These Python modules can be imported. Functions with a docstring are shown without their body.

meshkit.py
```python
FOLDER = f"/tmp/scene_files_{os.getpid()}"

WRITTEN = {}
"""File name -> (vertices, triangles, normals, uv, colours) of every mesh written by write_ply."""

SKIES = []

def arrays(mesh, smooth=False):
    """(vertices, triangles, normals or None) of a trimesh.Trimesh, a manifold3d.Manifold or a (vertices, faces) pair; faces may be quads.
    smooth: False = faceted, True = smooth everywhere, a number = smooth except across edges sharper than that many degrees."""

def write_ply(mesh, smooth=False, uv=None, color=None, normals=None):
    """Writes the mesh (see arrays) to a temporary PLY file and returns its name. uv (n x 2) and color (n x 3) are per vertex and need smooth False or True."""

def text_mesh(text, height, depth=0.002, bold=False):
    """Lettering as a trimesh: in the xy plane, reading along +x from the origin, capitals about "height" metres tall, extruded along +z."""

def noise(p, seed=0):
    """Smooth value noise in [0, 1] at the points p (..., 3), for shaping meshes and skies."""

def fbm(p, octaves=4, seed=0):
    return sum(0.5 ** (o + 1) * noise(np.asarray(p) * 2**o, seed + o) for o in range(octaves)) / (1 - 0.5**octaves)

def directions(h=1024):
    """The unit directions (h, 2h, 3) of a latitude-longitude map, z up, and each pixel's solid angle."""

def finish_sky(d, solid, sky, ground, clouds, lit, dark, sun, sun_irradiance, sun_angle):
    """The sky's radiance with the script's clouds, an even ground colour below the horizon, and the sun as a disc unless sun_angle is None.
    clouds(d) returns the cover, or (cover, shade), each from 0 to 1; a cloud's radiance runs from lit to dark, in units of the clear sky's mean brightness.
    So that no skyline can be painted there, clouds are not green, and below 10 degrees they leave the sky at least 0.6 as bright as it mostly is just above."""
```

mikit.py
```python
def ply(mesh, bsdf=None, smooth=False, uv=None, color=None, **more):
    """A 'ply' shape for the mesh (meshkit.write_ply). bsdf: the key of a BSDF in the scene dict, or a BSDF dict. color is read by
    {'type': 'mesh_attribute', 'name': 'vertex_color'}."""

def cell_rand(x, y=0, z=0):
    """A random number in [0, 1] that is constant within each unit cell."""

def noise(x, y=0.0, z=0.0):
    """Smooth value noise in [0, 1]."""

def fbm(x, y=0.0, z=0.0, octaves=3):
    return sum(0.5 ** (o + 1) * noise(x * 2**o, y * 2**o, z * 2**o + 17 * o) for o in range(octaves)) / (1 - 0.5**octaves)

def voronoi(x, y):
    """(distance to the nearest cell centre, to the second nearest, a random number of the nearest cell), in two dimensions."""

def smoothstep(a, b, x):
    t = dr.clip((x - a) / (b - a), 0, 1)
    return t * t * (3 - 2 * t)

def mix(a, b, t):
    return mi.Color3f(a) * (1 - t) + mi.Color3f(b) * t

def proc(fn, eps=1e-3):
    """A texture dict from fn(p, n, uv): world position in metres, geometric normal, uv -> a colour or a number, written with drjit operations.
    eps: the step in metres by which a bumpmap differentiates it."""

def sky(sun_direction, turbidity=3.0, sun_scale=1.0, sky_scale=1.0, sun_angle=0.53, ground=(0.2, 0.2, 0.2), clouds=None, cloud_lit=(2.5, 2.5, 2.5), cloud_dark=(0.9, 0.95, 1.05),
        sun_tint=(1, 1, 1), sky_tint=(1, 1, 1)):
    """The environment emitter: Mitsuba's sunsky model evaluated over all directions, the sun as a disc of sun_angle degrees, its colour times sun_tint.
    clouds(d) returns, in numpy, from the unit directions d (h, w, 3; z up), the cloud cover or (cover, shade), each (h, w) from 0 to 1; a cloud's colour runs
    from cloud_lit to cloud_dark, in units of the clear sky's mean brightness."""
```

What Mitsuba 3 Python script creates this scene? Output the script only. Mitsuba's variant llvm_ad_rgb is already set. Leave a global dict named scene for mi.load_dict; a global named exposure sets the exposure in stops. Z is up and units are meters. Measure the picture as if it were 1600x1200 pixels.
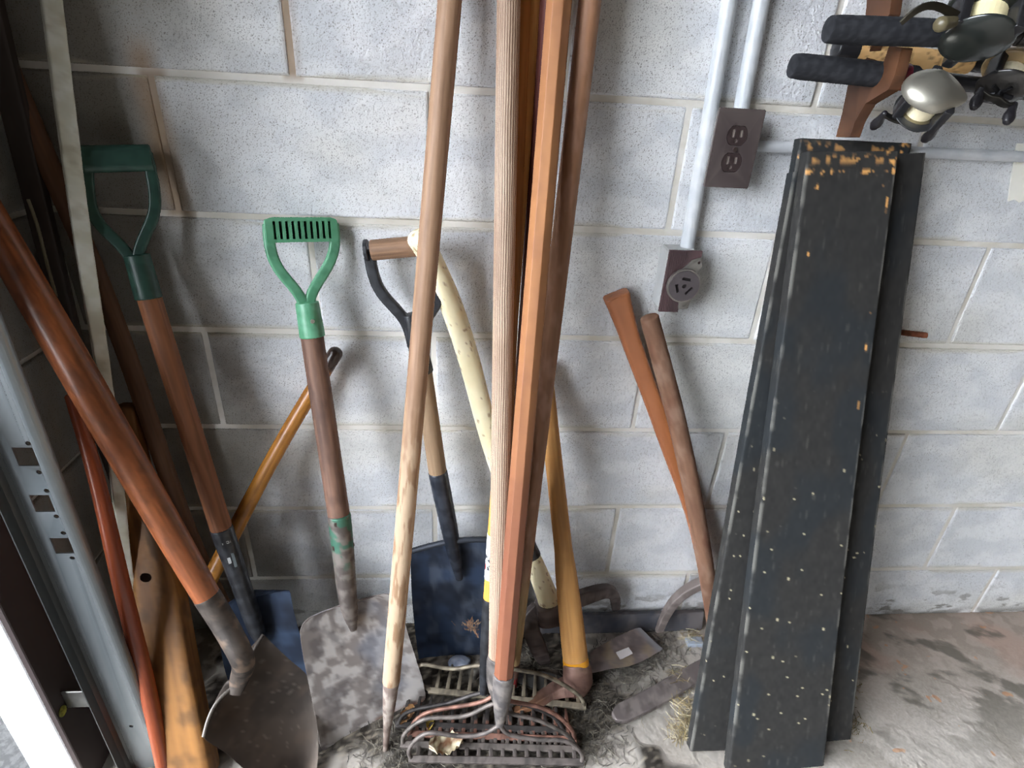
import math, random
import numpy as np, trimesh, mitsuba as mi, drjit as dr, mikit, meshkit
import shapely.geometry as sg
from shapely.ops import unary_union
from scipy.interpolate import PchipInterpolator
from scipy.spatial import ConvexHull
random.seed(7)
rng = np.random.default_rng(7)
T = mi.ScalarTransform4f

# ---------------------------------------------------------------- camera, sky, exposure
CAM = np.array([.0515, -.9946, 1.201]); YAW, PITCH, ROLL, FOC = .0994, .486, .06136, 909.34
_cy, _sy, _cp, _sp = math.cos(YAW), math.sin(YAW), math.cos(PITCH), math.sin(PITCH)
FWD = np.array([_sy*_cp, _cy*_cp, -_sp]); _r0 = np.array([_cy, -_sy, 0]); _u0 = np.cross(_r0, FWD)
RGT = math.cos(ROLL)*_r0 + math.sin(ROLL)*_u0; UPV = -math.sin(ROLL)*_r0 + math.cos(ROLL)*_u0
exposure = 6.5
scene, labels = {}, {}
scene['camera'] = {'type': 'perspective', 'fov': math.degrees(2*math.atan(800/FOC)), 'fov_axis': 'x', 'near_clip': .02, 'far_clip': 200,
                   'to_world': T().look_at(origin=CAM.tolist(), target=(CAM+FWD).tolist(), up=UPV.tolist())}
scene['sky'] = mikit.sky((-.4, .45, .8), turbidity=4, sun_scale=0.0, sky_scale=1.0, ground=(.32, .32, .31),
                         clouds=lambda d: (np.full(d.shape[:2], .93), .25 + .2*meshkit.fbm(d*3, 3)),
                         cloud_lit=(1.97, 2.04, 2.13), cloud_dark=(1.22, 1.3, 1.40))

# ---------------------------------------------------------------- helpers
def V3(*a): return np.array(a, float)
def unit(v): v = np.asarray(v, float); return v/np.linalg.norm(v)
def ray(px, py): return FWD + ((px-800)/FOC)*RGT - ((py-600)/FOC)*UPV
def atX(px, py, X): d = ray(px, py); return CAM + (X-CAM[0])/d[0]*d
def atY(px, py, Y): d = ray(px, py); return CAM + (Y-CAM[1])/d[1]*d
def atZ(px, py, Z): d = ray(px, py); return CAM + (Z-CAM[2])/d[2]*d
def lin(c): c = np.asarray(c, float)/255; return np.where(c < .04045, c/12.92, ((c+.055)/1.055)**2.4)
def lerp(a, b, t): return np.asarray(a)*(1-t) + np.asarray(b)*t
def sstep(a, b, x): t = np.clip((x-a)/(b-a), 0, 1); return t*t*(3-2*t)
def fbm(p, o=3, s=0): return meshkit.fbm(np.asarray(p, float), o, s)

class Plane:
    """A tool's own plane: origin o, long axis a, across c, normal n towards the room. at() meets it with a sight line."""
    def __init__(s, o, a, c):
        s.o = np.asarray(o, float); s.a = unit(a); s.c = unit(np.asarray(c, float) - np.dot(c, s.a)*s.a); s.n = np.cross(s.c, s.a)
        if s.n @ (CAM-s.o) < 0: s.n = -s.n
    def at(s, px, py, off=0):
        d = ray(px, py); return CAM + d*((s.o + s.n*off - CAM) @ s.n)/(d @ s.n)
    def uv(s, px, py): q = s.at(px, py) - s.o; return (q @ s.c, q @ s.a)
    def pt(s, u, v, off=0): return s.o + u*s.c + v*s.a + off*s.n
    def mat(s):
        M = np.eye(4); M[:3, 0], M[:3, 1], M[:3, 2], M[:3, 3] = s.c, s.a, np.cross(s.c, s.a), s.o; return M

class MB:
    """Collects pieces of ONE part: vertices, faces, colours."""
    def __init__(s): s.v, s.f, s.c, s.k = [], [], [], 0
    def add(s, v, f, c):
        v = np.asarray(v, float); c = np.asarray(c, float)
        s.v.append(v); s.f.append(np.asarray(f)+s.k); s.c.append(np.broadcast_to(c, v.shape)); s.k += len(v); return s
    def put(s, key, mat, smooth=True):
        return entry(key, mikit.ply((np.vstack(s.v), np.vstack(s.f)), mat, smooth=smooth, color=np.clip(np.vstack(s.c), 0, 1)))

def numbered(key):
    if key not in scene and not any(k.startswith(key+'__') for k in scene): return key
    i = 1
    while f'{key}_{i:03d}' in scene or any(k.startswith(f'{key}_{i:03d}__') for k in scene): i += 1
    return f'{key}_{i:03d}'
def entry(key, shape):
    key = numbered(key); scene[key] = shape; return key
def thing(name, label, cat, group=None):
    i, key = 0, name
    while key in labels: i += 1; key = f'{name}_{i:03d}'
    labels[key] = {'label': label, 'category': cat}
    if group: labels[key]['group'] = group
    return key
def struct(key, shape, label=None):
    scene[key] = shape; labels[key] = {'kind': 'structure'}
    if label: labels[key]['label'] = label

def rrect(a, b, r, nf=4, nc=3):
    """Rounded rectangle section (half sizes a, b), points counter-clockwise."""
    r = min(r, a*.999, b*.999); out = []
    for cx, cy, t0 in ((a-r, b-r, 0), (-a+r, b-r, 90), (-a+r, -b+r, 180), (a-r, -b+r, 270)):
        out += [(cx+r*math.cos(math.radians(t0+90*i/nc)), cy+r*math.sin(math.radians(t0+90*i/nc))) for i in range(nc+1)]
    pts = []
    for i, p in enumerate(out):
        pts.append(p); q = out[(i+1) % len(out)]
        if math.hypot(q[0]-p[0], q[1]-p[1]) > 1.5*r and nf > 1:
            pts += [(p[0]+(q[0]-p[0])*k/nf, p[1]+(q[1]-p[1])*k/nf) for k in range(1, nf)]
    return np.array(pts)
def ngon(n, flat=0.0):
    t = np.arange(n)/n*2*np.pi + flat; return np.stack([np.cos(t), np.sin(t)], 1)
ROUND = ngon(44)

def tube(P, R, R2=None, sect=ROUND, step=.004, ref=(0, -1, 0), cap=.25, color=(.5, .5, .5), disp=None, twist=0, mb=None, ext=None):
    """Sweep. P control points, R (and R2, in the ref direction) radii per control point; sect scaled by them. Ends slightly domed.
    color: rgb or fn(q, s, ang) with q = local section coordinates (x, y, along) in metres."""
    P = np.asarray(P, float); n = len(P)
    R = np.broadcast_to(np.asarray(R, float), (n,)); R2 = R if R2 is None else np.broadcast_to(np.asarray(R2, float), (n,))
    d = np.r_[0, np.cumsum(np.linalg.norm(np.diff(P, axis=0), axis=1))]
    m = max(3, int(d[-1]/step)+1); s = np.linspace(0, d[-1], m)
    if n == 2: C = P[0] + (P[1]-P[0])*(s/d[-1])[:, None]
    else:
        from scipy.interpolate import CubicSpline
        C = CubicSpline(d, P, bc_type='natural')(s)
    ra, rb = PchipInterpolator(d, R)(s), PchipInterpolator(d, R2)(s)
    t = np.gradient(C, axis=0); t /= np.linalg.norm(t, axis=1, keepdims=True)
    ref = unit(ref); side = np.cross(t, ref); bad = np.linalg.norm(side, axis=1) < 1e-3
    side[bad] = np.cross(t[bad], [.3, .1, 1]); side /= np.linalg.norm(side, axis=1, keepdims=True); nor = np.cross(side, t)
    # domed ends
    k = np.array([1, .97, .88, .7, .4, .02]); h = np.sqrt(np.maximum(0, 1-k**2))
    def ends(i, sg_):
        rr = min(ra[i], rb[i])*cap
        return [(C[i]+sg_*t[i]*rr*hh, ra[i]*kk if cap > .6 else ra[i]-(1-kk)*(rr if kk > .5 else ra[i]), rb[i]*kk if cap > .6 else rb[i]-(1-kk)*(rr if kk > .5 else rb[i]), side[i], nor[i], s[i]+sg_*rr*hh) for kk, hh in zip(k[1:], h[1:])]
    rings = ends(0, -1)[::-1] + [(C[i], ra[i], rb[i], side[i], nor[i], s[i]) for i in range(m)] + ends(m-1, 1)
    sx, sy = sect[:, 0], sect[:, 1]; ns = len(sect)
    c0 = np.array([r[0] for r in rings]); a0 = np.array([r[1] for r in rings])[:, None]; b0 = np.array([r[2] for r in rings])[:, None]
    sd = np.array([r[3] for r in rings])[:, None]; nr = np.array([r[4] for r in rings])[:, None]; ss = np.array([r[5] for r in rings])
    tw = (twist*ss)[:, None]; X = a0*(sx*np.cos(tw)-sy*np.sin(tw)); Y = b0*(sx*np.sin(tw)+sy*np.cos(tw))
    q = np.stack([X, Y, np.broadcast_to(ss[:, None], X.shape)], -1)
    if disp is not None: k_ = 1 + disp(q)/np.maximum(np.hypot(X, Y), 1e-4); X, Y = X*k_, Y*k_
    v = (c0[:, None] + X[..., None]*sd + Y[..., None]*nr).reshape(-1, 3)
    i, j = np.meshgrid(np.arange(len(rings)-1), np.arange(ns), indexing='ij'); j2 = (j+1) % ns
    f = np.stack([i*ns+j, i*ns+j2, (i+1)*ns+j2, (i+1)*ns+j], -1).reshape(-1, 4)
    f = np.vstack([f[:, [0, 1, 2]], f[:, [0, 2, 3]]])
    jj = np.arange(1, ns-1); b_ = (len(rings)-1)*ns
    f = np.vstack([f, np.stack([0*jj, jj+1, jj], 1), np.stack([b_+0*jj, b_+jj, b_+jj+1], 1)])
    # outward orientation
    if np.einsum('ij,ij->i', v[f[:, 0]], np.cross(v[f[:, 1]], v[f[:, 2]])).sum() < 0: f = f[:, ::-1]
    ang = np.broadcast_to(np.arctan2(sy, sx), X.shape).reshape(-1)
    col = color(q.reshape(-1, 3), q.reshape(-1, 3)[:, 2], ang) if callable(color) else np.broadcast_to(np.asarray(color, float), v.shape)
    mb = mb or MB(); mb.add(v, f, col); return mb

def sheet(L, R, nu, nv, depth, n, thick, color, mb=None):
    """A plate between edge polylines L and R (3-D, top to bottom), pushed along -n by depth(u, v); thick metres thick."""
    def res(E):
        E = np.asarray(E, float); d = np.r_[0, np.cumsum(np.linalg.norm(np.diff(E, axis=0), axis=1))]; t = np.linspace(0, d[-1], nv)
        return np.stack([PchipInterpolator(d, E[:, k])(t) for k in range(3)], 1)
    L, R = res(L), res(R); u = np.linspace(0, 1, nu); vv = np.linspace(0, 1, nv)
    U, W = np.meshgrid(u, vv)
    G = L[:, None]*(1-u)[None, :, None] + R[:, None]*u[None, :, None] - np.asarray(n)*depth(U*2-1, W)[..., None]
    mb = mb or MB(); idx = np.arange(nu*nv).reshape(nv, nu)
    q = np.stack([idx[:-1, :-1], idx[:-1, 1:], idx[1:, 1:], idx[1:, :-1]], -1).reshape(-1, 4); f = np.vstack([q[:, [0, 1, 2]], q[:, [0, 2, 3]]])
    e1, e2 = G[nv//2, nu//2+1]-G[nv//2, nu//2], G[nv//2+1, nu//2]-G[nv//2, nu//2]
    if np.cross(e1, e2) @ n < 0: f = f[:, ::-1]
    F, B = G.reshape(-1, 3), (G - np.asarray(n)*thick).reshape(-1, 3)
    uv = np.stack([U.ravel(), W.ravel()], 1); c = color(F, uv) if callable(color) else np.broadcast_to(color, F.shape)
    mb.add(F, f, c); mb.add(B, f[:, ::-1], c*.9)
    rim = np.r_[idx[0, :], idx[1:, -1], idx[-1, -2::-1], idx[-2:0:-1, 0]]; k = len(rim)
    rv = np.vstack([F[rim], B[rim]]); a = np.arange(k); b = (a+1) % k
    rf = np.vstack([np.stack([a, b, b+k], 1), np.stack([a, b+k, a+k], 1)])
    mb.add(rv, rf, np.vstack([c[rim], c[rim]])*1.15); return mb

def extr(poly, depth, M, color, bevel=.001, mb=None):
    """Extruded shapely polygon with a small front bevel, flat shaded (vertices split by face), placed by M."""
    mb = mb or MB()
    for g in getattr(poly, 'geoms', [poly]):
        m = trimesh.creation.extrude_polygon(g, depth, engine='earcut')
        v = np.c_[m.vertices, np.ones(len(m.vertices))] @ np.asarray(M).T
        v = v[:, :3]; f = m.faces; w = v[f].reshape(-1, 3)
        c = color(w) if callable(color) else np.broadcast_to(color, w.shape)
        mb.add(w, np.arange(len(w)).reshape(-1, 3), c)
    return mb

def hull_mesh(pts, color, mb=None, refine=0, smooth=0):
    h = trimesh.convex.convex_hull(np.asarray(pts, float))
    for _ in range(refine): h = h.subdivide()
    if smooth: trimesh.smoothing.filter_taubin(h, iterations=smooth)
    v = np.array(h.vertices); c = color(v) if callable(color) else np.broadcast_to(color, v.shape)
    mb = mb or MB(); mb.add(v, h.faces, c); return mb
def flat_hull(pts, color, mb=None):
    h = trimesh.convex.convex_hull(np.asarray(pts, float)); w = np.array(h.vertices)[h.faces].reshape(-1, 3)
    c = color(w) if callable(color) else np.broadcast_to(color, w.shape)
    mb = mb or MB(); mb.add(w, np.arange(len(w)).reshape(-1, 3), c); return mb
def boxpts(lo, hi, b=0):
    lo, hi = np.asarray(lo, float), np.asarray(hi, float); out = []
    for k in range(3):
        for sx in (0, 1):
            for sy in (0, 1):
                for sz in (0, 1):
                    p = np.where([sx, sy, sz], hi-b, lo+b); p[k] = hi[k] if (sx, sy, sz)[k] else lo[k]; out.append(p)
    return np.array(out)
def box(lo, hi, color, b=.002, M=None, mb=None):
    p = boxpts(lo, hi, b)
    if M is not None: p = (np.c_[p, np.ones(len(p))] @ np.asarray(M).T)[:, :3]
    return flat_hull(p, color, mb)
def ball(c, r, color, sub=2, scale=(1, 1, 1), M=None, mb=None):
    s = trimesh.creation.icosphere(sub); v = s.vertices*r*np.asarray(scale)
    if M is not None: v = v @ np.asarray(M)[:3, :3].T
    v = v + np.asarray(c); mb = mb or MB()
    return mb.add(v, s.faces, color(v) if callable(color) else color)
def disc(c, ax, r, h, color, n=28, bev=.15, mb=None, ref=(0, 0, 1)):
    """A short cylinder with rounded rims, axis ax, its far face centred at c + ax*h."""
    ax = unit(ax); b = min(r, h)*bev
    prof = [(0, 0), (r-b, 0), (r-b*.3, b*.3), (r, b), (r, h-b), (r-b*.3, h-b*.3), (r-b, h), (0, h)]
    x = unit(np.cross(ax, ref) if abs(ax @ unit(ref)) < .95 else np.cross(ax, (1, 0, 0))); y = np.cross(ax, x)
    t = np.arange(n)/n*2*np.pi; k = len(prof); vs = []
    for rr, hh in prof: vs.append(np.asarray(c)+ax*hh + max(rr, 1e-5)*(np.cos(t)[:, None]*x+np.sin(t)[:, None]*y))
    v = np.vstack(vs); i, j = np.meshgrid(np.arange(k-1), np.arange(n), indexing='ij'); j2 = (j+1) % n
    q = np.stack([i*n+j, i*n+j2, (i+1)*n+j2, (i+1)*n+j], -1).reshape(-1, 4); f = np.vstack([q[:, [0, 1, 2]], q[:, [0, 2, 3]]])
    w = v[f].reshape(-1, 3); mb = mb or MB()
    # split flat caps from the round wall
    mb.add(w, np.arange(len(w)).reshape(-1, 3), color(w) if callable(color) else color); return mb

# ---- colours (sRGB in, linear out)
def wood(base, dark, streak=.6, fine=420, lng=7, dirt=None, dirt_amt=0, seed=0, knots=0, worn=None, worn_amt=0):
    base, dark = lin(base), lin(dark)
    def fn(q, s, ang):
        o = np.array([seed*3.1, seed*1.7, seed*.37])
        g = fbm(q*[fine, fine, lng]+o, 3, seed); g2 = fbm(q*[fine*.25, fine*.25, lng*.6]+o, 2, seed+5)
        t = np.clip((.6*g+.4*g2-.32)*2.6, 0, 1)*streak
        c = lerp(base, dark, t[:, None])
        if worn_amt: c = lerp(c, lin(worn), (sstep(.5, .72, fbm(q*[30, 30, 14]+o, 4, seed+9))*worn_amt)[:, None])
        if dirt_amt: c = lerp(c, lin(dirt), (sstep(.45, .75, fbm(q*[60, 60, 25]+o, 4, seed+3))*dirt_amt)[:, None])
        return c
    return fn
def mott(a, b, sc=40, lo=.4, hi=.65, seed=0, third=None, tsc=18, tamt=.6, o=4):
    a, b = lin(a), lin(b)
    def fn(v, *_):
        c = lerp(a, b, sstep(lo, hi, fbm(np.asarray(v)*sc+seed, o, seed))[:, None])
        if third is not None: c = lerp(c, lin(third), (tamt*sstep(.52, .68, fbm(np.asarray(v)*tsc+seed*2, o, seed+4)))[:, None])
        return c
    return fn

# ---------------------------------------------------------------- materials
def vc(rough, **k):
    return {'type': 'twosided', 'bsdf': {'type': 'principled', 'base_color': {'type': 'mesh_attribute', 'name': 'vertex_color'}, 'roughness': rough, **k}}
scene['mat_wood'] = vc(.55, specular=.35)
scene['mat_dull'] = vc(.9, specular=.15)
scene['mat_varnish'] = vc(.32, specular=.5, clearcoat=.25, clearcoat_gloss=.7)
scene['mat_iron'] = vc(.55, metallic=.45, specular=.5)
scene['mat_steel'] = vc(.38, metallic=.85)
scene['mat_plastic'] = vc(.36, specular=.5)
scene['mat_gloss'] = vc(.16, specular=.6, clearcoat=.4, clearcoat_gloss=.9)

H, L = .2032, .4064; Z0 = 1.3813
def Jz(k): return Z0 - k*H
def block_col(p, n, uv):
    h = p.x+p.y; d1, _, r1 = mikit.voronoi(h*430, p.z*430); d2, _, r2 = mikit.voronoi(h*230+31, p.z*230+7); fine = mikit.noise((h*.8+p.z*.6)*640, 3, (p.z*.8-h*.6)*640)
    big = mikit.fbm(p.x*3.1+4, p.y*3, p.z*3.7, 4); med = mikit.fbm(p.x*19, p.y*19, p.z*21, 3)
    c = mikit.mix((.585, .60, .62), (.69, .70, .71), mikit.smoothstep(.35, .65, med))
    c = mikit.mix(c, mi.Color3f(.60, .57, .48), .35*mikit.smoothstep(.5, .72, big))
    pit = .6*mikit.smoothstep(.42, .2, d1)*mikit.smoothstep(.62, .9, r1) + .7*mikit.smoothstep(.34, .14, d2)*mikit.smoothstep(.78, .95, r2) + .28*mikit.smoothstep(.62, .85, fine)
    c = mikit.mix(c, mi.Color3f(.22, .21, .2), dr.clip(pit, 0, .8))
    grime_shade = mikit.smoothstep(-.26, -.46, p.x + .22*(mikit.fbm(p.x*8, 5, p.z*6, 4)-.5))  # olive-brown grime deepened with painted shade towards the left corner
    c = mikit.mix(c, mi.Color3f(.14, .125, .092), .78*grime_shade)
    # water stain running down beside the joint near the corner, grime near the floor
    st = mikit.smoothstep(.035, .0, dr.abs(p.x+.405-.03*(mikit.fbm(p.z*9, 2, 1, 2)-.5)+.01))*mikit.smoothstep(.95, 1.0, p.z)*mikit.smoothstep(1.24, 1.19, p.z)
    st2 = mikit.smoothstep(.02, .0, dr.abs(p.x+.2))*mikit.smoothstep(1.17, 1.2, p.z)
    c = mikit.mix(c, mi.Color3f(.27, .17, .09), .75*st+.35*st2)
    hz = (p.z-1.1780)/.2032; e = dr.abs(hz-dr.round(hz))
    c = mikit.mix(c, mi.Color3f(.47, .43, .32), .55*mikit.smoothstep(.09, .02, e)*mikit.smoothstep(.48, .6, mikit.fbm(p.x*7+2, 1, p.z*40, 3)))
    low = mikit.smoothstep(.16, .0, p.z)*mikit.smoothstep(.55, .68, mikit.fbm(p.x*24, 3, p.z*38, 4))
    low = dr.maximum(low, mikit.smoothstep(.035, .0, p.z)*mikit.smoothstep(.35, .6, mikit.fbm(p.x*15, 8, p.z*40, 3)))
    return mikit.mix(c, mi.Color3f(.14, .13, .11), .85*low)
def block_bump(p, n, uv):
    return mikit.noise(p.x*330, p.y*330, p.z*330)*.0011 + mikit.noise(p.x*130, p.y*130, p.z*130)*.0012 + mikit.noise((p.x+p.y)*420+p.z*300, 7, p.z*420-p.x*300)*.0009
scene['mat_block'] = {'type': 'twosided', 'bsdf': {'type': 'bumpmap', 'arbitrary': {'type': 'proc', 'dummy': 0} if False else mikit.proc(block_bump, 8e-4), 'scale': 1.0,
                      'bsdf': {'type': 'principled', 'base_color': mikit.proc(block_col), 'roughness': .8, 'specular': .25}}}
def mortar_col(p, n, uv):
    a = mikit.fbm(p.x*22, p.y*10, p.z*30, 4); b = mikit.fbm(p.x*4+7, 1, p.z*5, 3)
    c = mikit.mix((.63, .605, .555), (.55, .52, .455), mikit.smoothstep(.35, .65, a))
    c = mikit.mix(c, mi.Color3f(.66, .64, .60), .6*mikit.smoothstep(.5, .62, b))
    st = mikit.smoothstep(.03, .01, dr.abs(p.x+.405))*mikit.smoothstep(.96, .98, p.z)*mikit.smoothstep(1.2, 1.17, p.z) + mikit.smoothstep(.02, .01, dr.abs(p.x+.203))*mikit.smoothstep(1.17, 1.19, p.z)
    return mikit.mix(c, mi.Color3f(.25, .16, .09), dr.clip(st, 0, 1)*.8)
scene['mat_mortar'] = {'type': 'twosided', 'bsdf': {'type': 'principled', 'base_color': mikit.proc(mortar_col), 'roughness': .9, 'specular': .2}}
def floor_col(p, n, uv):
    a = mikit.fbm(p.x*9, p.y*9, 0, 4); f = mikit.noise(p.x*300, p.y*300, 1); m = mikit.fbm(p.x*34+3, p.y*34, 2, 4)
    c = mikit.mix((.365, .33, .285), (.445, .41, .365), mikit.smoothstep(.3, .7, a))
    c = mikit.mix(c, mi.Color3f(.36, .33, .29), .5*mikit.smoothstep(.55, .75, m)) * (.9+.2*f)
    w1 = mikit.fbm(p.x*5+p.y*2, p.y*9+1, 5, 4)
    near = mikit.smoothstep(-.32, -.06, p.y + .18*(a-.5))*mikit.smoothstep(.62, .78, p.x)        # stained strip along the wall
    c = mikit.mix(c, mikit.mix((.30, .235, .19), (.40, .32, .27), mikit.smoothstep(.4, .6, m)), .75*near)
    pink = mikit.smoothstep(.45, .65, w1)*mikit.smoothstep(-.32, -.1, p.y)*mikit.smoothstep(.7, .85, p.x)
    c = mikit.mix(c, mi.Color3f(.42, .25, .19), .4*pink)
    mould = mikit.smoothstep(.50, .68, mikit.fbm(p.x*13+p.y*5+4, p.y*19+p.x*3, 9, 5))*mikit.smoothstep(.66, .8, p.x)*mikit.smoothstep(-.44, -.2, p.y)
    c = mikit.mix(c, mi.Color3f(.12, .108, .085), .8*mould)
    rust = mikit.smoothstep(.80, .85, mikit.fbm(p.x*34+8, p.y*44+3, 4, 3))*mikit.smoothstep(.7, .8, p.x)
    c = mikit.mix(c, mi.Color3f(.50, .24, .10), .6*rust)
    bounce_cut = mikit.smoothstep(.5, .25, p.x + .2*(a-.5))*mikit.smoothstep(-.39, -.46, p.y)           # unseen dark patch added by the opening to cut floor bounce
    c = mikit.mix(c, mi.Color3f(.085, .08, .075), .95*bounce_cut)
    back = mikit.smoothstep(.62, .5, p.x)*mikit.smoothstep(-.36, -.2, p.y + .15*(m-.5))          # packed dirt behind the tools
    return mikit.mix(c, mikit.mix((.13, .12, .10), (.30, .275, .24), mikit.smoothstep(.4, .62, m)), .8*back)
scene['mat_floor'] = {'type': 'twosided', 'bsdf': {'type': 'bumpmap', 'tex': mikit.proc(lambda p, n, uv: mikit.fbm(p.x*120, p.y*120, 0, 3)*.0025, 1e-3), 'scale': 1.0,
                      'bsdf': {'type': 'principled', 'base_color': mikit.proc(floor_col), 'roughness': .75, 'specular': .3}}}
def ground_col(p, n, uv):
    return mikit.mix((.014, .014, .014), (.032, .032, .032), mikit.smoothstep(.3, .7, mikit.fbm(p.x*140, p.y*140, 0, 3)))
scene['mat_ground'] = {'type': 'twosided', 'bsdf': {'type': 'principled', 'base_color': mikit.proc(ground_col), 'roughness': .9}}
def plain(key, rgb, rough=.7, **k): scene[key] = {'type': 'twosided', 'bsdf': {'type': 'principled', 'base_color': {'type': 'rgb', 'value': lin(rgb).tolist()}, 'roughness': rough, **k}}
plain('mat_room', (92, 84, 74), .85)
plain('mat_ceiling', (84, 74, 62), .85)
plain('mat_blocker', (70, 68, 64), .85)  # dull grey of the added light-blocking wall and overhang
plain('mat_jamb', (52, 42, 40), .6)
plain('mat_white', (242, 243, 245), .5)

# ---------------------------------------------------------------- the garage
XL, XR, YF, ZC = -.62, 3.0, -5.2, 2.42
JY = -.345                                                     # door opening starts here
def bx(lo, hi, mat, b=.0): return mikit.ply(trimesh.convex.convex_hull(boxpts(lo, hi, b)), mat)
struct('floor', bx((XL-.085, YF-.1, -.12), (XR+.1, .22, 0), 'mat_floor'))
struct('ceiling', bx((XL-.085, YF-.1, ZC), (XR+.1, .2, ZC+.1), 'mat_ceiling'))
struct('wall_back', bx((XL-.085, .0035, 0), (XR+.1, .2, ZC), 'mat_mortar'))
struct('wall_right', bx((XR, YF, 0), (XR+.1, .0, ZC), 'mat_room'))
struct('wall_front', bx((XL-.085, YF-.1, 0), (XR+.1, YF, ZC), 'mat_room'))
struct('wall_left', bx((XL-.083, JY+.09, 0), (XL-.0035, .0035, ZC), 'mat_mortar'))
struct('trim_1', mikit.ply(trimesh.convex.convex_hull(boxpts((XL-.006, JY, 0), (XL+.005, JY+.09, 2.2), .0015)), 'mat_jamb'), 'dark brown door jamb board beside the track')
struct('trim_2', bx((XL-.083, JY+.001, 0), (XL-.007, JY+.089, 2.2), 'mat_white', .002), 'white door frame at the edge of the opening')
struct('wall_left_header', bx((XL-.083, YF, 2.2), (XL, JY+.09, ZC), 'mat_room'))
struct('wall_outside', bx((-1.85, -3.5, -.02), (XL-.084, -3.2, 6.0), 'mat_blocker'), 'grey wall added out of view outside the opening to block sky light')  # unseen wall, added to keep sky light off the left corner
struct('roof_eave', bx((-1.4, -3.2, 2.42), (XL-.0835, .6, 2.56), 'mat_blocker'))  # unseen overhang, added to shade the ground and cut high sky
struct('wall_left_far', bx((XL-.083, YF, 0), (XL, -3.2, 2.2), 'mat_room'))
struct('ground', bx((-40, -40, -.2), (XL-.086, 40, -.015), 'mat_ground'), 'grey gravelled ground outside the opening')
def block_shape(w, h, d=.09, b=.0035):
    pts = [(x, y, z) for x in (0, w) for z in (0, h) for y in (d,)] + [(x, b, z) for x in (0, w) for z in (0, h)] + [(x, 0, z) for x in (b, w-b) for z in (b, h-b)] \
        + [(x, b*.3, z) for x in (b*.3, w-b*.3) for z in (b*1.2, h-b*1.2)] + [(x, b*.3, z) for x in (b*1.2, w-b*1.2) for z in (b*.3, h-b*.3)]
    return mikit.ply(trimesh.convex.convex_hull(np.array(pts, float)), 'mat_block')
_bs = {}
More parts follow.
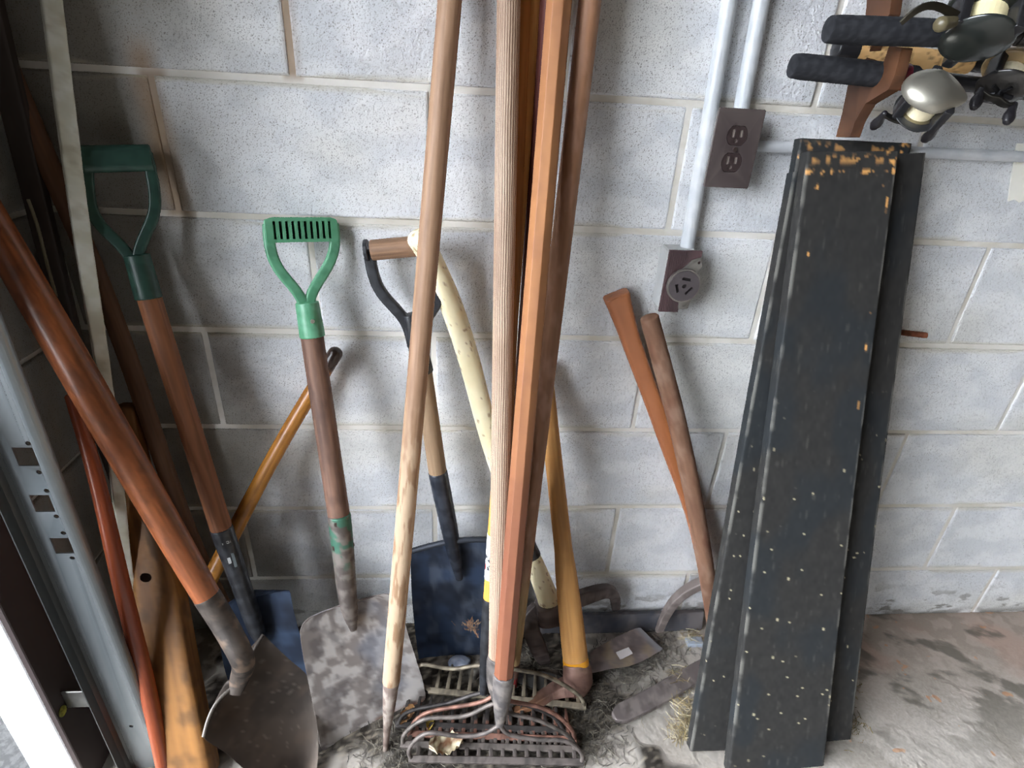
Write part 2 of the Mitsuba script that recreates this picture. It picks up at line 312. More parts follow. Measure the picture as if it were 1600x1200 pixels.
def block(key, w, h, M):
    k = (round(w, 4), round(h, 4))
    if k not in _bs: _bs[k] = block_shape(*k)
    entry(key, {**_bs[k], 'to_world': M})
JW = .0095
for k in range(-5, 7):
    zt, zb = Jz(k)-JW/2, max(Jz(k+1)+JW/2, 0.0); off = 0 if k % 2 else .5
    for i in range(-3, 9):
        xa, xb = (i+off)*L+JW/2, (i+1+off)*L-JW/2; xa, xb = max(xa, XL), min(xb, XR)
        if xb-xa < .02: continue
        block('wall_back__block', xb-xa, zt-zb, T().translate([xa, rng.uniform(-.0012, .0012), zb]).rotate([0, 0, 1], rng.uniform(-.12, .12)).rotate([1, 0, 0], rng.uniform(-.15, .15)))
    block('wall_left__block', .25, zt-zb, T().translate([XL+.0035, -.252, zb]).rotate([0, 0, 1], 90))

# ---------------------------------------------------------------- garage door track
MET = mott((122, 130, 134), (156, 162, 165), 22, third=(84, 84, 82), tsc=14, tamt=.75)
trk = thing('door_track', 'galvanised steel door track with punched slots beside the dark jamb', 'door track')
tb = Plane(atZ(234, 1200, 0), (0, 0, 1), (1, 0, 0))
x0, x1 = tb.o[0]-.024, tb.o[0]+.018; ty = tb.o[1]
web = sg.box(x0, .0, x1, 2.05); holes = []
def track_hole(px, py, w, h):
    q = atY(px, py, ty); return sg.box(q[0]-w/2, q[2]-h/2, q[0]+w/2, q[2]+h/2)
for (px, py) in ((40, 714), (66, 787), (97, 853)): holes.append(track_hole(px, py, .026, .030))
for (px, py) in ((44, 693), (61, 738), (73, 767), (88, 807), (99, 833), (113, 872), (205, 1135)): q = atY(px, py, ty); holes.append(sg.Point(q[0], q[2]).buffer(.0035, 6))
zz = atY(40, 714, ty)[2]
while zz < 1.9: zz += .115; holes += [sg.box(x0+.003, zz, x0+.027, zz+.03), sg.Point(x0+.016, zz+.045).buffer(.0035, 6)]
MX = np.array([[1, 0, 0, 0], [0, 0, 1, ty], [0, 1, 0, 0], [0, 0, 0, 1.0]])
extr(web.difference(unary_union(holes)), .002, MX, lambda v: MET(v)).put(trk+'__web', 'mat_steel', False)
def profile(pts, z0_, z1_, key, col=MET, th=.0018):
    a = np.array(pts, float); ring = sg.LineString(a).buffer(th/2, 4, cap_style=2)
    extr(ring, z1_-z0_, np.array([[1, 0, 0, 0], [0, 1, 0, 0], [0, 0, 1, z0_], [0, 0, 0, 1.0]]), lambda v: col(v)).put(key, 'mat_steel', False)
profile([(x1, ty+.001)]+[(x1+.011*math.sin(t), ty+.012-.011*math.cos(t)) for t in np.linspace(.1, 2.4, 10)], 0, 2.05, trk+'__rolled_edge')
profile([(x0, ty+.001), (x0-.006, ty-.001), (x0-.009, ty-.010), (x0-.009, ty-.026)], 0, 2.05, trk+'__flange', mott((92, 95, 94), (60, 62, 62), 30))
box((XL+.006, ty-.008, .2), (x0-.009, ty-.005, .243), mott((150, 150, 145), (95, 92, 88), 40)).put(trk+'__bracket', 'mat_steel', False)
q = atX(98, 1111, XL+.006)
labels['paint_blob'] = {'label': 'small yellow-green dab stuck on the dark door jamb', 'category': 'paint spot'}
ball(q, .009, mott((150, 140, 60), (95, 95, 45), 300), 2, (.35, 1, 1.1)).put('paint_blob', 'mat_dull')

# ---------------------------------------------------------------- generic straight tool axis
def line_y(pa, pb, ya, yb): return atY(*pa, ya), atY(*pb, yb)
def along(A, B, t): return np.asarray(A)+(np.asarray(B)-np.asarray(A))*t
def on_line(A, B, py):
    """The point of line A-B that lies at height py in the photograph."""
    lo, hi = -1.0, 2.0
    def Y(t): q = along(A, B, t)-CAM; return 600-FOC*(q@UPV)/(q@FWD)
    s = Y(hi) > Y(lo)
    for _ in range(50):
        m = (lo+hi)/2
        if (Y(m) < py) == s: lo = m
        else: hi = m
    return along(A, B, (lo+hi)/2)
def px_m(P): return ((np.asarray(P)-CAM)@FWD)/FOC           # metres per pixel there

# ================================================================ square shovel with green D-handle
def d_handle(key, pl, gl, gr, collar, arms_l, arms_r, slots, col, dcol, w, wood_grip=None, mat='mat_plastic'):
    """gl, gr: pixel centres of the grip ends; collar: (top px, bottom px); arms: pixel polylines."""
    A, B = pl.at(*gl), pl.at(*gr)
    for arm in (arms_l, arms_r):
        P = [pl.at(*q) for q in arm]
        tube(P, [w*1.0]*len(P), [w*.75]*len(P), rrect(1, 1, .45, 2), .004, pl.n, .3, col).put(key+'__arm', mat)
    cl = collar[0]
    tube(cl, collar[1], sect=ROUND, color=col, ref=pl.n, cap=.15).put(key+'__collar', mat)
    if wood_grip is not None:
        tube([A, B], .0165, color=wood_grip, cap=.12, ref=pl.n).put(key+'__grip', 'mat_wood')
    else:
        ax = unit(B-A); up = np.cross(pl.n, ax); ln = np.linalg.norm(B-A); M = np.eye(4); M[:3, 0], M[:3, 1], M[:3, 2], M[:3, 3] = ax, up, pl.n, (A+B)/2
        hw, hh = ln/2+.005, .0185
        body = sg.Polygon([(-hw, -hh), (hw, -hh), (hw, hh*.85), (hw*.8, hh*1.05), (-hw*.8, hh*1.05), (-hw, hh*.85)]).buffer(-.004).buffer(.004, 6)
        mb = MB()
        if slots:
            sl = [sg.Point((i-(slots-1)/2)*(2*hw-.016)/slots, .0005).buffer(.0021, 6) for i in range(slots)]
            sl = unary_union([unary_union([sg.box(p.centroid.x-.0021, -hh*.72, p.centroid.x+.0021, hh*.72)]).buffer(0) for p in sl])
            M2 = M.copy(); M2[:3, 3] += pl.n*(.000)
            extr(body.difference(sl), .011, M2, col, mb=mb)
            M3 = M.copy(); M3[:3, 3] -= pl.n*.010
            extr(body.buffer(-.001), .0101, M3, col, mb=mb)
            mb.put(key+'__grip', mat, False)
            M4 = M.copy(); M4[:3, 3] += pl.n*.0005
            extr(sl, .0008, M4, dcol).put(key+'__slot_floor', 'mat_dull', False)
        else:
            tube([A-ax*.006, B+ax*.006], hh, .012, rrect(1, 1, .5, 3), color=col, ref=pl.n).put(key+'__grip', mat)

GW = wood((122, 92, 76), (80, 60, 52), .9, 300, 9, (72, 54, 48), .55, 1)
s1 = thing('square_shovel', 'square-mouth shovel with a ribbed green plastic D-handle and dusty grey blade', 'shovel')
BL, BR = atZ(504, 1176, .002), atZ(662, 1097, .002); mid = (BL+BR)/2
G = atY(472, 362, -.045)
p1 = Plane(mid, G-mid, BR-BL)
GREEN = mott((82, 142, 108), (94, 152, 120), 60, third=(66, 116, 88), tsc=50, tamt=.5)
GREENt = lambda q, s, a: GREEN(q)
Lb = [p1.at(*q) for q in ((536, 948), (505, 956), (480, 968), (469, 988), (473, 1020), (487, 1090), (498, 1150), (502, 1170), (512, 1173))]
Rb = [p1.at(*q) for q in ((552, 942), (578, 935), (600, 928), (622, 940), (636, 985), (650, 1030), (662, 1070), (665, 1090), (655, 1101))]
def blade_col(v, uv):
    q = np.c_[uv*[.2, .3], 0*uv[:, :1]]
    c = lerp(lin((122, 115, 111)), lin((166, 161, 157)), sstep(.40, .6, fbm(q*62, 5, 2))[:, None])
    c = lerp(c, lin((80, 75, 76)), (.6*sstep(.52, .66, fbm(q*34+5, 5, 3)))[:, None])
    c = lerp(c, lin((122, 78, 52)), (.8*sstep(.93, .98, uv[:, 1])*sstep(.45, .55, uv[:, 0]))[:, None])
    return lerp(c, lin((110, 118, 132)), (.5*sstep(.5, .7, fbm(q*14+9, 3, 7)))[:, None])
sheet(Lb, Rb, 40, 60, lambda u, v: .010*(1-u**2)*sstep(0, .2, v)*(1-.4*v) + .006*np.exp(-((v-.0)/.1)**2)*0, p1.n, .002, blade_col).put(s1+'__blade', 'mat_dull')
hA, hB = p1.at(486, 515, -.002), p1.at(531, 815, -.002)
tube([hA, hB], [.0185, .0195], color=GW).put(s1+'__handle', 'mat_wood')
sk = [p1.at(*q) for q in ((530, 806), (537, 870), (545, 945), (553, 985))]
SOCK = lambda q, s, a: lerp(mott((88, 80, 76), (120, 112, 106), 60)(q), lin((58, 108, 88)), (.9*sstep(.47, .55, fbm(q*55+2, 3, 8))*sstep(.13, .05, s))[:, None])
tube(sk, [.0205, .0195, .0165, .006], [.0205, .0195, .0145, .003], color=SOCK, ref=p1.n).put(s1+'__socket', 'mat_iron')
for qx, qy in ((525, 818), (549, 850), (522, 855)): disc(p1.at(qx, qy, .012 if qx == 525 else .004), p1.n, .005, .006, lin((84, 76, 70)), 12).put(s1+'__rivet', 'mat_iron', 40)
d_handle(s1, p1, (419, 360), (520, 359), ([p1.at(*q) for q in ((480, 474), (488, 524))], [.0185, .0205]),
         [(419, 352), (422, 385), (434, 418), (456, 446), (471, 468), (478, 488)], [(521, 350), (522, 388), (512, 416), (495, 444), (485, 466), (482, 488)], 10, lambda v, *a: GREEN(v), lin((16, 34, 24)), .0082)
disc(p1.at(488, 502, .0195), p1.n, .0035, .003, lin((190, 190, 180)), 12).put(s1+'__screw', 'mat_steel', 40)

# ================================================================ dark green D-handle shovel in the corner
s2 = thing('square_shovel', 'shovel with a dark green D-handle and blue-black blade in the shaded corner', 'shovel')
n0 = atY(398, 985, -.185); G2 = atY(186, 250, -.045)
p2 = Plane(n0, G2-n0, (.93, .36, 0))
DG = mott((36, 62, 54), (42, 72, 62), 60)
d_handle(s2, p2, (138, 249), (228, 247), ([p2.at(*q) for q in ((214, 400), (232, 464))], [.018, .0195]),
         [(136, 245), (138, 300), (152, 345), (180, 375), (204, 405), (212, 430)], [(229, 240), (240, 290), (241, 330), (228, 365), (216, 400), (215, 430)], 0, lambda v, *a: DG(v), lin((8, 20, 16)), .008)
tube([p2.at(230, 455), p2.at(348, 832)], [.0175, .0185], color=wood((138, 88, 58), (92, 58, 38), .8, 350, 8, seed=2)).put(s2+'__handle', 'mat_wood')
BK = mott((30, 31, 34), (44, 46, 50), 60)
tube([p2.at(346, 826), p2.at(372, 900), p2.at(398, 975), p2.at(410, 1010)], [.0195, .0175, .016, .007], [.0195, .018, .013, .004], color=lambda q, s, a: BK(q), ref=p2.n).put(s2+'__socket', 'mat_plastic')
def s2_mark(px, py, w, h, col, ring=False):
    M = p2.mat(); M[:3, 3] = p2.at(px, py, .0186); g = sg.Point(0, 0).buffer(w/2, 8).difference(sg.Point(0, 0).buffer(w/4, 8)) if ring else sg.box(-w/2, -h/2, w/2, h/2).buffer(-.0003).buffer(.0003, 3)
    extr(g, .0006, M, lin(col)).put(s2+'__print', 'mat_dull', False)
for a_ in ((349, 850, .004, .004, (120, 120, 118)), (355.5, 847.5, .006, 0, (130, 130, 128), True), (360, 846, .0015, .004, (120, 120, 118)), (358.5, 876, .0052, .0125, (176, 178, 178)), (366, 875, .0050, .030, (98, 106, 108))): s2_mark(*a_)
BLUE = mott((46, 56, 74), (64, 80, 104), 22, third=(34, 38, 48), tsc=25, tamt=.7)
fl = -(p2.o[2])/p2.a[2]                                        # plane reaches the floor here (negative)
def p2q(u, v): return p2.pt(u, v)
Lb2 = [p2.at(*q) for q in ((396, 935), (380, 930), (350, 948), (340, 960))] + [p2.pt(p2.uv(340, 960)[0]*.98, fl+.004)]
Rb2 = [p2.at(*q) for q in ((400, 932), (420, 928), (452, 923), (458, 950))] + [p2.pt(p2.uv(455, 925)[0]*1.02, fl+.004)]
sheet(Lb2, Rb2, 24, 30, lambda u, v: .016*(1-u**2), p2.n, .002, lambda v, uv: BLUE(v)).put(s2+'__blade', 'mat_iron')

# ================================================================ black framed D-handle shovel with wooden grip
s3 = thing('square_shovel', 'black steel-framed shovel with a wooden D-grip and blue-black blade flat against the wall', 'shovel')
b3 = atZ(716, 1030, .010); G3 = atY(622, 388, -.05)
p3 = Plane(b3, G3-b3, (1, -.05, 0))
NAVY = lambda v, uv: lerp(lerp(mott((38, 46, 60), (48, 62, 84), 20)(v), lin((92, 100, 112)), (.5*sstep(.5, .7, fbm(v*[38, 38, 12], 4, 5)))[:, None]), lin((24, 27, 32)), (.5*sstep(.55, .68, fbm(v*16, 3, 6)))[:, None])
Lb3 = [p3.at(*q) for q in ((641, 862), (643, 920), (648, 980), (655, 1034))]
Rb3 = [p3.at(*q) for q in ((782, 846), (788, 900), (793, 960), (797, 1028))]
sheet(Lb3, Rb3, 40, 50, lambda u, v: .012*(1-u**4)+.012*np.exp(-((u+.1)/.1)**2)*-1*sstep(.5, .0, v), p3.n, .002, NAVY).put(s3+'__blade', 'mat_iron')
tube([p3.at(640, 862, .004), p3.at(680, 851, .004), p3.at(745, 843, .004), p3.at(783, 845, .004)], .006, color=lin((48, 52, 60)), ref=p3.n).put(s3+'__rolled_edge', 'mat_iron')
tube([p3.at(684, 738), p3.at(707, 850), p3.at(718, 905)], [.0185, .016, .007], [.0185, .015, .005], color=lambda q, s, a: mott((26, 30, 38), (44, 48, 56), 50)(q), ref=p3.n).put(s3+'__socket', 'mat_plastic')
tube([p3.at(658, 560), p3.at(685, 745)], [.016, .0175], color=wood((142, 118, 92), (96, 78, 62), .7, 380, 9, seed=4)).put(s3+'__handle', 'mat_wood')
d_handle(s3, p3, (582, 391), (668, 383), ([p3.at(*q) for q in ((641, 492), (650, 530), (662, 580))], [.013, .0165, .0172]),
         [(577, 392), (581, 418), (592, 450), (612, 476), (632, 500), (645, 540)], [(674, 384), (680, 430), (685, 462), (676, 484), (660, 508), (652, 545)], 0, lambda v, *a: BK(v), 0, .0092, wood((138, 108, 84), (100, 76, 60), .8, 500, 9, seed=5))
for qx, qy in ((576, 391), (675, 383)): disc(p3.at(qx, qy), p3.c*(1 if qx > 600 else -1), .0175, .006, lin((40, 42, 46)), 20).put(s3+'__end_cap', 'mat_plastic', 40)

# ================================================================ round-point shovel
s4 = thing('round_shovel', 'round-point shovel with a stout orange-brown handle and dark concave blade', 'shovel')
SL, SR, TP = atY(318, 1151, -.37), atY(411, 993, -.225), atZ(486, 1236, .003)
ctr = (SL+SR)/2; p4 = Plane(ctr, ctr-TP, SR-SL)
def p4s(E): return [p4.at(*q) for q in E]
Lb4 = p4s(((363, 1074), (342, 1092), (326, 1122), (318, 1150), (322, 1156), (352, 1176), (385, 1204), (430, 1232), (468, 1243)))
Rb4 = p4s(((377, 1062), (388, 1030), (398, 1008), (411, 992), (424, 1004), (452, 1030), (480, 1056), (494, 1120), (497, 1180)))
Rb4 = Rb4 + [p4.at(490, 1232)]; Lb4 = Lb4 + [p4.at(482, 1238)]
DB = lambda v, uv: lerp(lerp(mott((64, 57, 52), (82, 73, 66), 14)(v), lin((98, 82, 70)), (.35*sstep(.5, .75, fbm(v*45, 4, 3)))[:, None]), lin((120, 112, 104)), (.45*sstep(.72, .8, fbm(v*170, 2, 5)))[:, None])
sheet(Lb4, Rb4, 44, 60, lambda u, v: .034*(1-u**2)*sstep(-.15, .35, v)*(1-.55*v) - .02*np.exp(-(u/.13)**2)*sstep(.42, .05, v), p4.n, .0022, DB).put(s4+'__blade', 'mat_iron')
hT, hM = atY(-40, 300, -.138), atY(331, 945, -.265)
ORW = wood((150, 86, 50), (92, 52, 32), .9, 320, 7, (80, 50, 36), .6, 6)
tube([hT, along(hT, hM, .45), hM], [.021, .0245, .0205], color=ORW).put(s4+'__handle', 'mat_varnish')
sock = [along(hT, hM, .975), atY(356, 985, -.283), atY(378, 1028, -.305), p4.at(374, 1062, .012), p4.at(368, 1085, .006)]
tube(sock, [.0215, .0205, .0195, .0165, .01], [.0215, .0205, .018, .012, .005], color=lambda q, s, a: mott((78, 70, 64), (56, 50, 46), 40, third=(120, 100, 84), tsc=60)(q), ref=(.2, -1, .3)).put(s4+'__socket', 'mat_iron')
tube([p4.at(*q, .003) for q in ((377, 1062), (388, 1032), (411, 992))], .003, color=lin((70, 64, 60))).put(s4+'__step_edge', 'mat_iron')
tube([p4.at(*q, .003) for q in ((363, 1074), (340, 1096), (326, 1122), (318, 1151))], .003, color=lin((110, 104, 98))).put(s4+'__step_edge', 'mat_iron')

# ================================================================ long poles in the left corner
def pole(name, label, cat, P, R, col, mat='mat_wood', part=None, R2=None, sect=ROUND, ref=(0, -1, 0), cap=.25, disp=None, step=.004, group=None):
    key = thing(name, label, cat, group)
    tube(P, R, R2, sect, step, ref, cap, col, disp).put(key+('__'+part if part else ''), mat); return key
pole('trim_strip', 'long off-white painted wooden strip standing upright in the left corner', 'wooden strip',
     [atY(62, -140, -.022), atY(80, 0, -.040), atY(133, 400, -.105), atY(170, 640, -.145), atY(193, 850, -.188), atZ(236, 1135, .004)],
     [.0115, .0115, .0105, .009, .0085, .008], lambda q, s, a: mott((196, 194, 178), (214, 214, 204), 30, third=(150, 140, 112), tsc=30, tamt=.5)(q),
     'mat_wood', sect=rrect(1, 1, .25, 3)@np.array([[.8, .6], [-.6, .8]]), disp=lambda q: .0012*(fbm(q*[60, 60, 45], 3, 2)-.5))
pole('tool_handle', 'long dark brown pole leaning in the corner behind the white strip', 'tool handle',
     [atY(-60, -80, -.02), atY(0, 77, -.03), atY(163, 460, -.06), atY(283, 800, -.095), atZ(372, 985, .003)], .0145, wood((98, 66, 42), (62, 42, 30), .7, 300, 6, seed=8))
db0, db1 = atY(18, 150, -.05), atZ(226, 1000, .006)
pole('tool_handle', 'dark weathered board leaning in the corner left of the white strip', 'board', [along(db1, db0, 1.35), db1], .016, wood((62, 52, 46), (34, 30, 28), .8, 300, 6, seed=9), R2=.008, sect=rrect(1, 1, .3, 2))
pole('thin_rod', 'thin pale rod lying along the dark board in the left corner', 'rod', [atY(44, 312, -.085), atY(56, 345, -.092), atY(70, 398, -.10), atY(88, 463, -.115)], .0022, lin((120, 112, 92)), sect=ngon(10))
post = pole('timber_post', 'weathered yellow-brown timber with a rounded top behind the red-brown handle', 'timber',
     [atY(198, 640, -.085), atY(214, 760, -.125), atY(246, 900, -.185), atY(262, 1000, -.235), atZ(299, 1205, .018)],
     [.018, .026, .037, .041, .046], wood((150, 104, 52), (96, 62, 30), 1.0, 110, 4, (62, 44, 28), .6, 10), 'mat_wood', R2=[.014, .018, .02, .022, .022], sect=rrect(1, 1, .3, 8), cap=.9)
kn = atY(228, 902, -.222); disc(kn, (0.1, -1, .15), .009, .002, lin((34, 22, 16)), 18).put(post+'__knot', 'mat_dull', 40)
scene[post+'__beam'] = scene.pop(post)
pole('axe_handle', 'slender glossy red-brown curved handle standing beside the door track', 'axe handle',
     [atY(112, 620, -.145), atY(143, 720, -.185), atY(166, 810, -.215), atY(194, 930, -.255), atY(222, 1040, -.285), atZ(262, 1225, .003)],
     [.009, .0105, .0115, .0125, .013, .0125], wood((150, 72, 40), (96, 44, 26), .6, 300, 6, seed=11), 'mat_varnish', R2=[.010, .012, .0135, .0145, .0145, .0145], cap=.7)
sk_ = pole('wooden_stick', 'varnished ochre stick with a dark rounded end slanting behind the green-handled shovel', 'stick',
     [atY(524, 552, -.03), atY(440, 692, -.07), atY(352, 858, -.135), atY(318, 925, -.175)], [.013, .0135, .0145, .0145],
     lambda q, s, a: lerp(wood((188, 128, 52), (112, 66, 28), .75, 260, 6, (84, 48, 24), .4, 12)(q, s, a), lin((48, 34, 28)), sstep(.045, .025, s)[:, None]), 'mat_varnish', cap=.9)

# ================================================================ slim tool with tan handle, pointed iron tip
t1 = thing('digging_tool', 'long tan wooden handle with a tapered iron tip, in front of the dusty shovel blade', 'garden tool')
tB, tT = atZ(602, 1172, .006), atY(703, 0, -.05)
TAN = wood((160, 128, 102), (118, 90, 70), .95, 330, 8, (214, 192, 160), .0, 13, worn=(206, 178, 142), worn_amt=.0)
def tan_col(q, s, a):
    c = TAN(q, s, a); t = sstep(.75, .95, s + .1*fbm(q*[50, 50, 8], 3, 4))
    return lerp(c, lerp(lin((176, 154, 128)), lin((136, 108, 82)), sstep(.5, .65, fbm(q*[150, 150, 22], 3, 2))[:, None]), t[:, None]*.85)
top = along(tB, tT, 1.12)
tube([top, on_line(tB, tT, 1064)], [.0165, .0165], color=tan_col).put(t1+'__handle', 'mat_wood')
tube([on_line(tB, tT, 1060), on_line(tB, tT, 1100), on_line(tB, tT, 1130), on_line(tB, tT, 1150), tB], [.0155, .0125, .0085, .0065, .0045], color=lambda q, s, a: mott((128, 112, 104), (168, 156, 146), 60, third=(86, 70, 62), tsc=70)(q)).put(t1+'__ferrule', 'mat_iron')

# ================================================================ bow rakes
def bow_rake(label, handle_top, ytop, barL, barR, zb, sock_py, hand_end_py, bow_px, R, hcol, scol, bowcol, cx, tines=14, tine_len=.070, mat='mat_wood', sect=ROUND, disp=None, sockr=.0175, sticker=None, bow_r=.0042, ext=1.14, sdir=(0, 1, -.02)):
    key = thing('bow_rake', label, 'rake')
    A, B = atZ(*barL, zb), atZ(*barR, zb); m = along(A, B, cx); top = atY(*handle_top, ytop)
    he = on_line(m, top, hand_end_py); se = on_line(m, top, sock_py)
    tube([along(m, top, ext), he], [R*.95, R], color=hcol, sect=sect, disp=disp).put(key+'__handle', mat)
    tube([along(he, top, .012), he, along(he, se, .5), se], [max(sockr, R*1.06), max(sockr, R*1.06), sockr*.9, .0075], color=scol).put(key+'__socket', 'mat_iron')
    nrm = unit(np.cross(B-A, top-m)); pl = Plane(m, top-m, B-A)
    mbk = lambda q, s, a: mott(bowcol, tuple(int(c*.72) for c in bowcol), 70, seed=len(labels))(q)
    for side, px in zip((0, 1), bow_px):
        P = [se] + [pl.at(*q) for q in px] + [(A, B)[side]]
        tube(P, bow_r, color=mbk, cap=.6, step=.005, sect=ngon(10)).put(key+'__bow_arm', 'mat_iron')
    ax = unit(B-A); tube([A-ax*.004, B+ax*.004], .0062, .0050, rrect(1, 1, .3, 1, 2), color=mbk, ref=(0, -.3, 1)).put(key+'__head_bar', 'mat_iron')
    sd = unit(np.array(sdir)+ax*0); perp = unit(np.cross(np.cross(ax, sd), ax))
    for i in range(tines):
        c0 = along(A, B, (i+.5)/tines); e = c0+perp*tine_len; e[2] = max(min(e[2], zb)-.003, .003)
        tube([c0, along(c0, e, .6)+V3(0, 0, .003), e], [.0042, .0036, .0016], [.0032, .0028, .0014], rrect(1, 1, .3, 1, 1), .012, (0, 0, 1), .2, mbk).put(key+'__tine', 'mat_iron')
    return key, pl, m, top
def WEA(q, s, a):
    ph = a*17 + 5*fbm(np.c_[np.cos(a)*1.5, np.sin(a)*1.5, s*3.2], 3, 14) + 2.5*fbm(q*[60, 60, 14], 2, 4)
    g = .5+.5*np.sin(ph*1.6)
    c = lerp(lin((172, 150, 130)), lin((108, 86, 72)), (sstep(.25, .95, g)*(.35+.65*fbm(q*[90, 90, 9], 3, 2)))[:, None])
    return lerp(c, lin((128, 100, 80)), (.55*sstep(.45, .7, fbm(q*[30, 30, 5], 3, 6)))[:, None])
def wea_disp(q):
    sh = q.shape[:-1]; qq = q.reshape(-1, 3); a = np.arctan2(qq[:, 1], qq[:, 0]); s = qq[:, 2]
    ph = a*17 + 5*fbm(np.c_[np.cos(a)*1.5, np.sin(a)*1.5, s*3.2], 3, 14) + 2.5*fbm(qq*[60, 60, 14], 2, 4)
    return (-.0005*np.sin(ph*1.6)*0 - .0005*(sstep(.25, .95, .5+.5*np.sin(ph*1.6)))).reshape(sh)
OCT = np.array([(math.cos(math.radians(10+45*k+d))*r, math.sin(math.radians(10+45*k+d))*r) for k in range(8) for d, r in ((-4, .985), (0, 1.0), (4, .985))])
ORG = wood((166, 116, 76), (128, 84, 54), .9, 300, 6, (140, 94, 66), .5, 15)
def org_col(q, s, a): return lerp(ORG(q, s, a), lin((108, 62, 49)), (.75*sstep(.55, 1.05, s + .2*(fbm(q*[30, 30, 6], 3, 3)-.5)))[:, None])
STG, DKG = (104, 96, 92), (78, 76, 76)
sc_ = lambda a, b: (lambda q, s, an: mott(a, b, 50, third=(150, 140, 132), tsc=80, tamt=.5)(q))
bow_rake('orange-brown square-edged handle, rake nearest the camera with its bow lowest in front', (874, 0), -.088, (643, 1186), (908, 1191), .020, 1132, 1064,
         [[(762, 1144), (735, 1150), (700, 1148), (667, 1146), (646, 1160), (639, 1178)], [(790, 1144), (815, 1152), (850, 1156), (890, 1160), (905, 1172), (910, 1184)]],
         .0185, org_col, sc_((122, 116, 112), (92, 88, 88)), STG, .50, sect=OCT)
bow_rake('bow rake on a grey weathered handle with deep grain, second from the front', (795, 0), -.085, (630, 1163), (897, 1171), .020, 1098, 1035,
         [[(764, 1102), (735, 1116), (700, 1121), (667, 1123), (640, 1138), (629, 1155)], [(792, 1112), (830, 1122), (865, 1136), (888, 1150), (897, 1163)]],
         .0165, WEA, sc_((112, 106, 102), (84, 80, 78)), (108, 100, 95), .54, disp=wea_disp, sockr=.0185, sect=ngon(160))
bow_rake('rake with a thin brown handle showing right beside the weathered one, orange-painted bow', (817, 0), -.05, (641, 1147), (897, 1156), .020, 1086, 1040,
         [[(763, 1092), (733, 1101), (690, 1108), (664, 1115), (645, 1132)], [(800, 1096), (840, 1104), (870, 1118), (890, 1136), (897, 1150)]],
         .0135, wood((176, 120, 66), (120, 78, 42), .7, 260, 6, seed=17), sc_((96, 90, 88), (74, 70, 68)), (142, 104, 90), .5)
k4, pl4, m4, top4 = bow_rake('rake with a yellow lower handle, white sticker and long black socket', (833, 0), -.045, (622, 1132), (880, 1142), .020, 1082, 944,
         [[(742, 1085), (715, 1094), (690, 1101), (650, 1108), (630, 1118)], [(775, 1092), (815, 1100), (850, 1112), (872, 1126)]],
         .0130, lambda q, s, a: lerp(wood((180, 128, 70), (128, 86, 46), .7, 260, 6, seed=18)(q, s, a), wood((206, 150, 70), (176, 118, 52), .5, 260, 6, seed=18)(q, s, a), sstep(.55, .8, s)[:, None]), lambda q, s, a: BK(q), (72, 68, 66), .50, sockr=.0142)
st = [on_line(m4, top4, y) for y in (834, 862, 866, 902)]
tube([st[0], st[3]], .0137, color=lambda q, s, a: lerp(lerp(np.broadcast_to(lin((226, 226, 222)), q.shape), lin((52, 52, 56)), (sstep(.5, .53, fbm(np.c_[a*4, s*180, 0*s], 2, 3))*((s > .038) & (s < .07)))[:, None]), lin((150, 60, 56)), (1.0*((s > .062) & (s < .075) & (fbm(np.c_[a*3, s*60, 0*s], 2, 5) > .5)))[:, None]), cap=.02, step=.0015).put(k4+'__sticker', 'mat_plastic')
bow_rake('rake farthest back with a dark maroon handle half hidden behind the orange one', (861, 0), -.052, (673, 1079), (912, 1104), .020, 1040, 1000,
         [[(742, 1040), (707, 1045), (680, 1041), (655, 1040), (652, 1060)], [(805, 1046), (835, 1051), (870, 1064), (900, 1083), (911, 1096)]],
         .0165, wood((104, 58, 52), (56, 30, 30), .6, 260, 6, seed=19), sc_((96, 90, 84), (70, 66, 62)), (150, 140, 122), .47)

# ================================================================ brown hoe behind the rakes
h1 = thing('garden_hoe', 'hoe with a smooth brown handle right of the orange rake, red collar, grey blade', 'hoe')
hB_, hT_ = atZ(797, 1062, .02), atY(922, 0, -.066)
BRN = wood((160, 118, 90), (122, 86, 62), .7, 260, 6, (176, 138, 118), .5, 20)
tube([along(hB_, hT_, 1.14), on_line(hB_, hT_, 1036)], [.0155, .0170], color=lambda q, s, a: lerp(BRN(q, s, a), wood((186, 158, 116), (140, 112, 78), .7, 300, 8, seed=21)(q, s, a), sstep(1.12, 1.25, s)[:, None])).put(h1+'__handle', 'mat_wood')
tube([on_line(hB_, hT_, 1034), on_line(hB_, hT_, 1052)], .018, color=sc_((120, 92, 80), (90, 70, 62))).put(h1+'__ferrule', 'mat_iron')
tube([on_line(hB_, hT_, 1050), on_line(hB_, hT_, 1070)], .0165, color=lin((150, 52, 56))).put(h1+'__collar', 'mat_plastic')
pz = .016; poly = [atZ(*q, pz) for q in ((806, 1052), (850, 1049), (876, 1056), (880, 1078), (868, 1086), (830, 1074), (808, 1066))]
flat_hull([p for q in poly for p in (q, q-V3(0, 0, .003))], mott((84, 84, 82), (66, 66, 66), 60)).put(h1+'__blade', 'mat_iron', False)

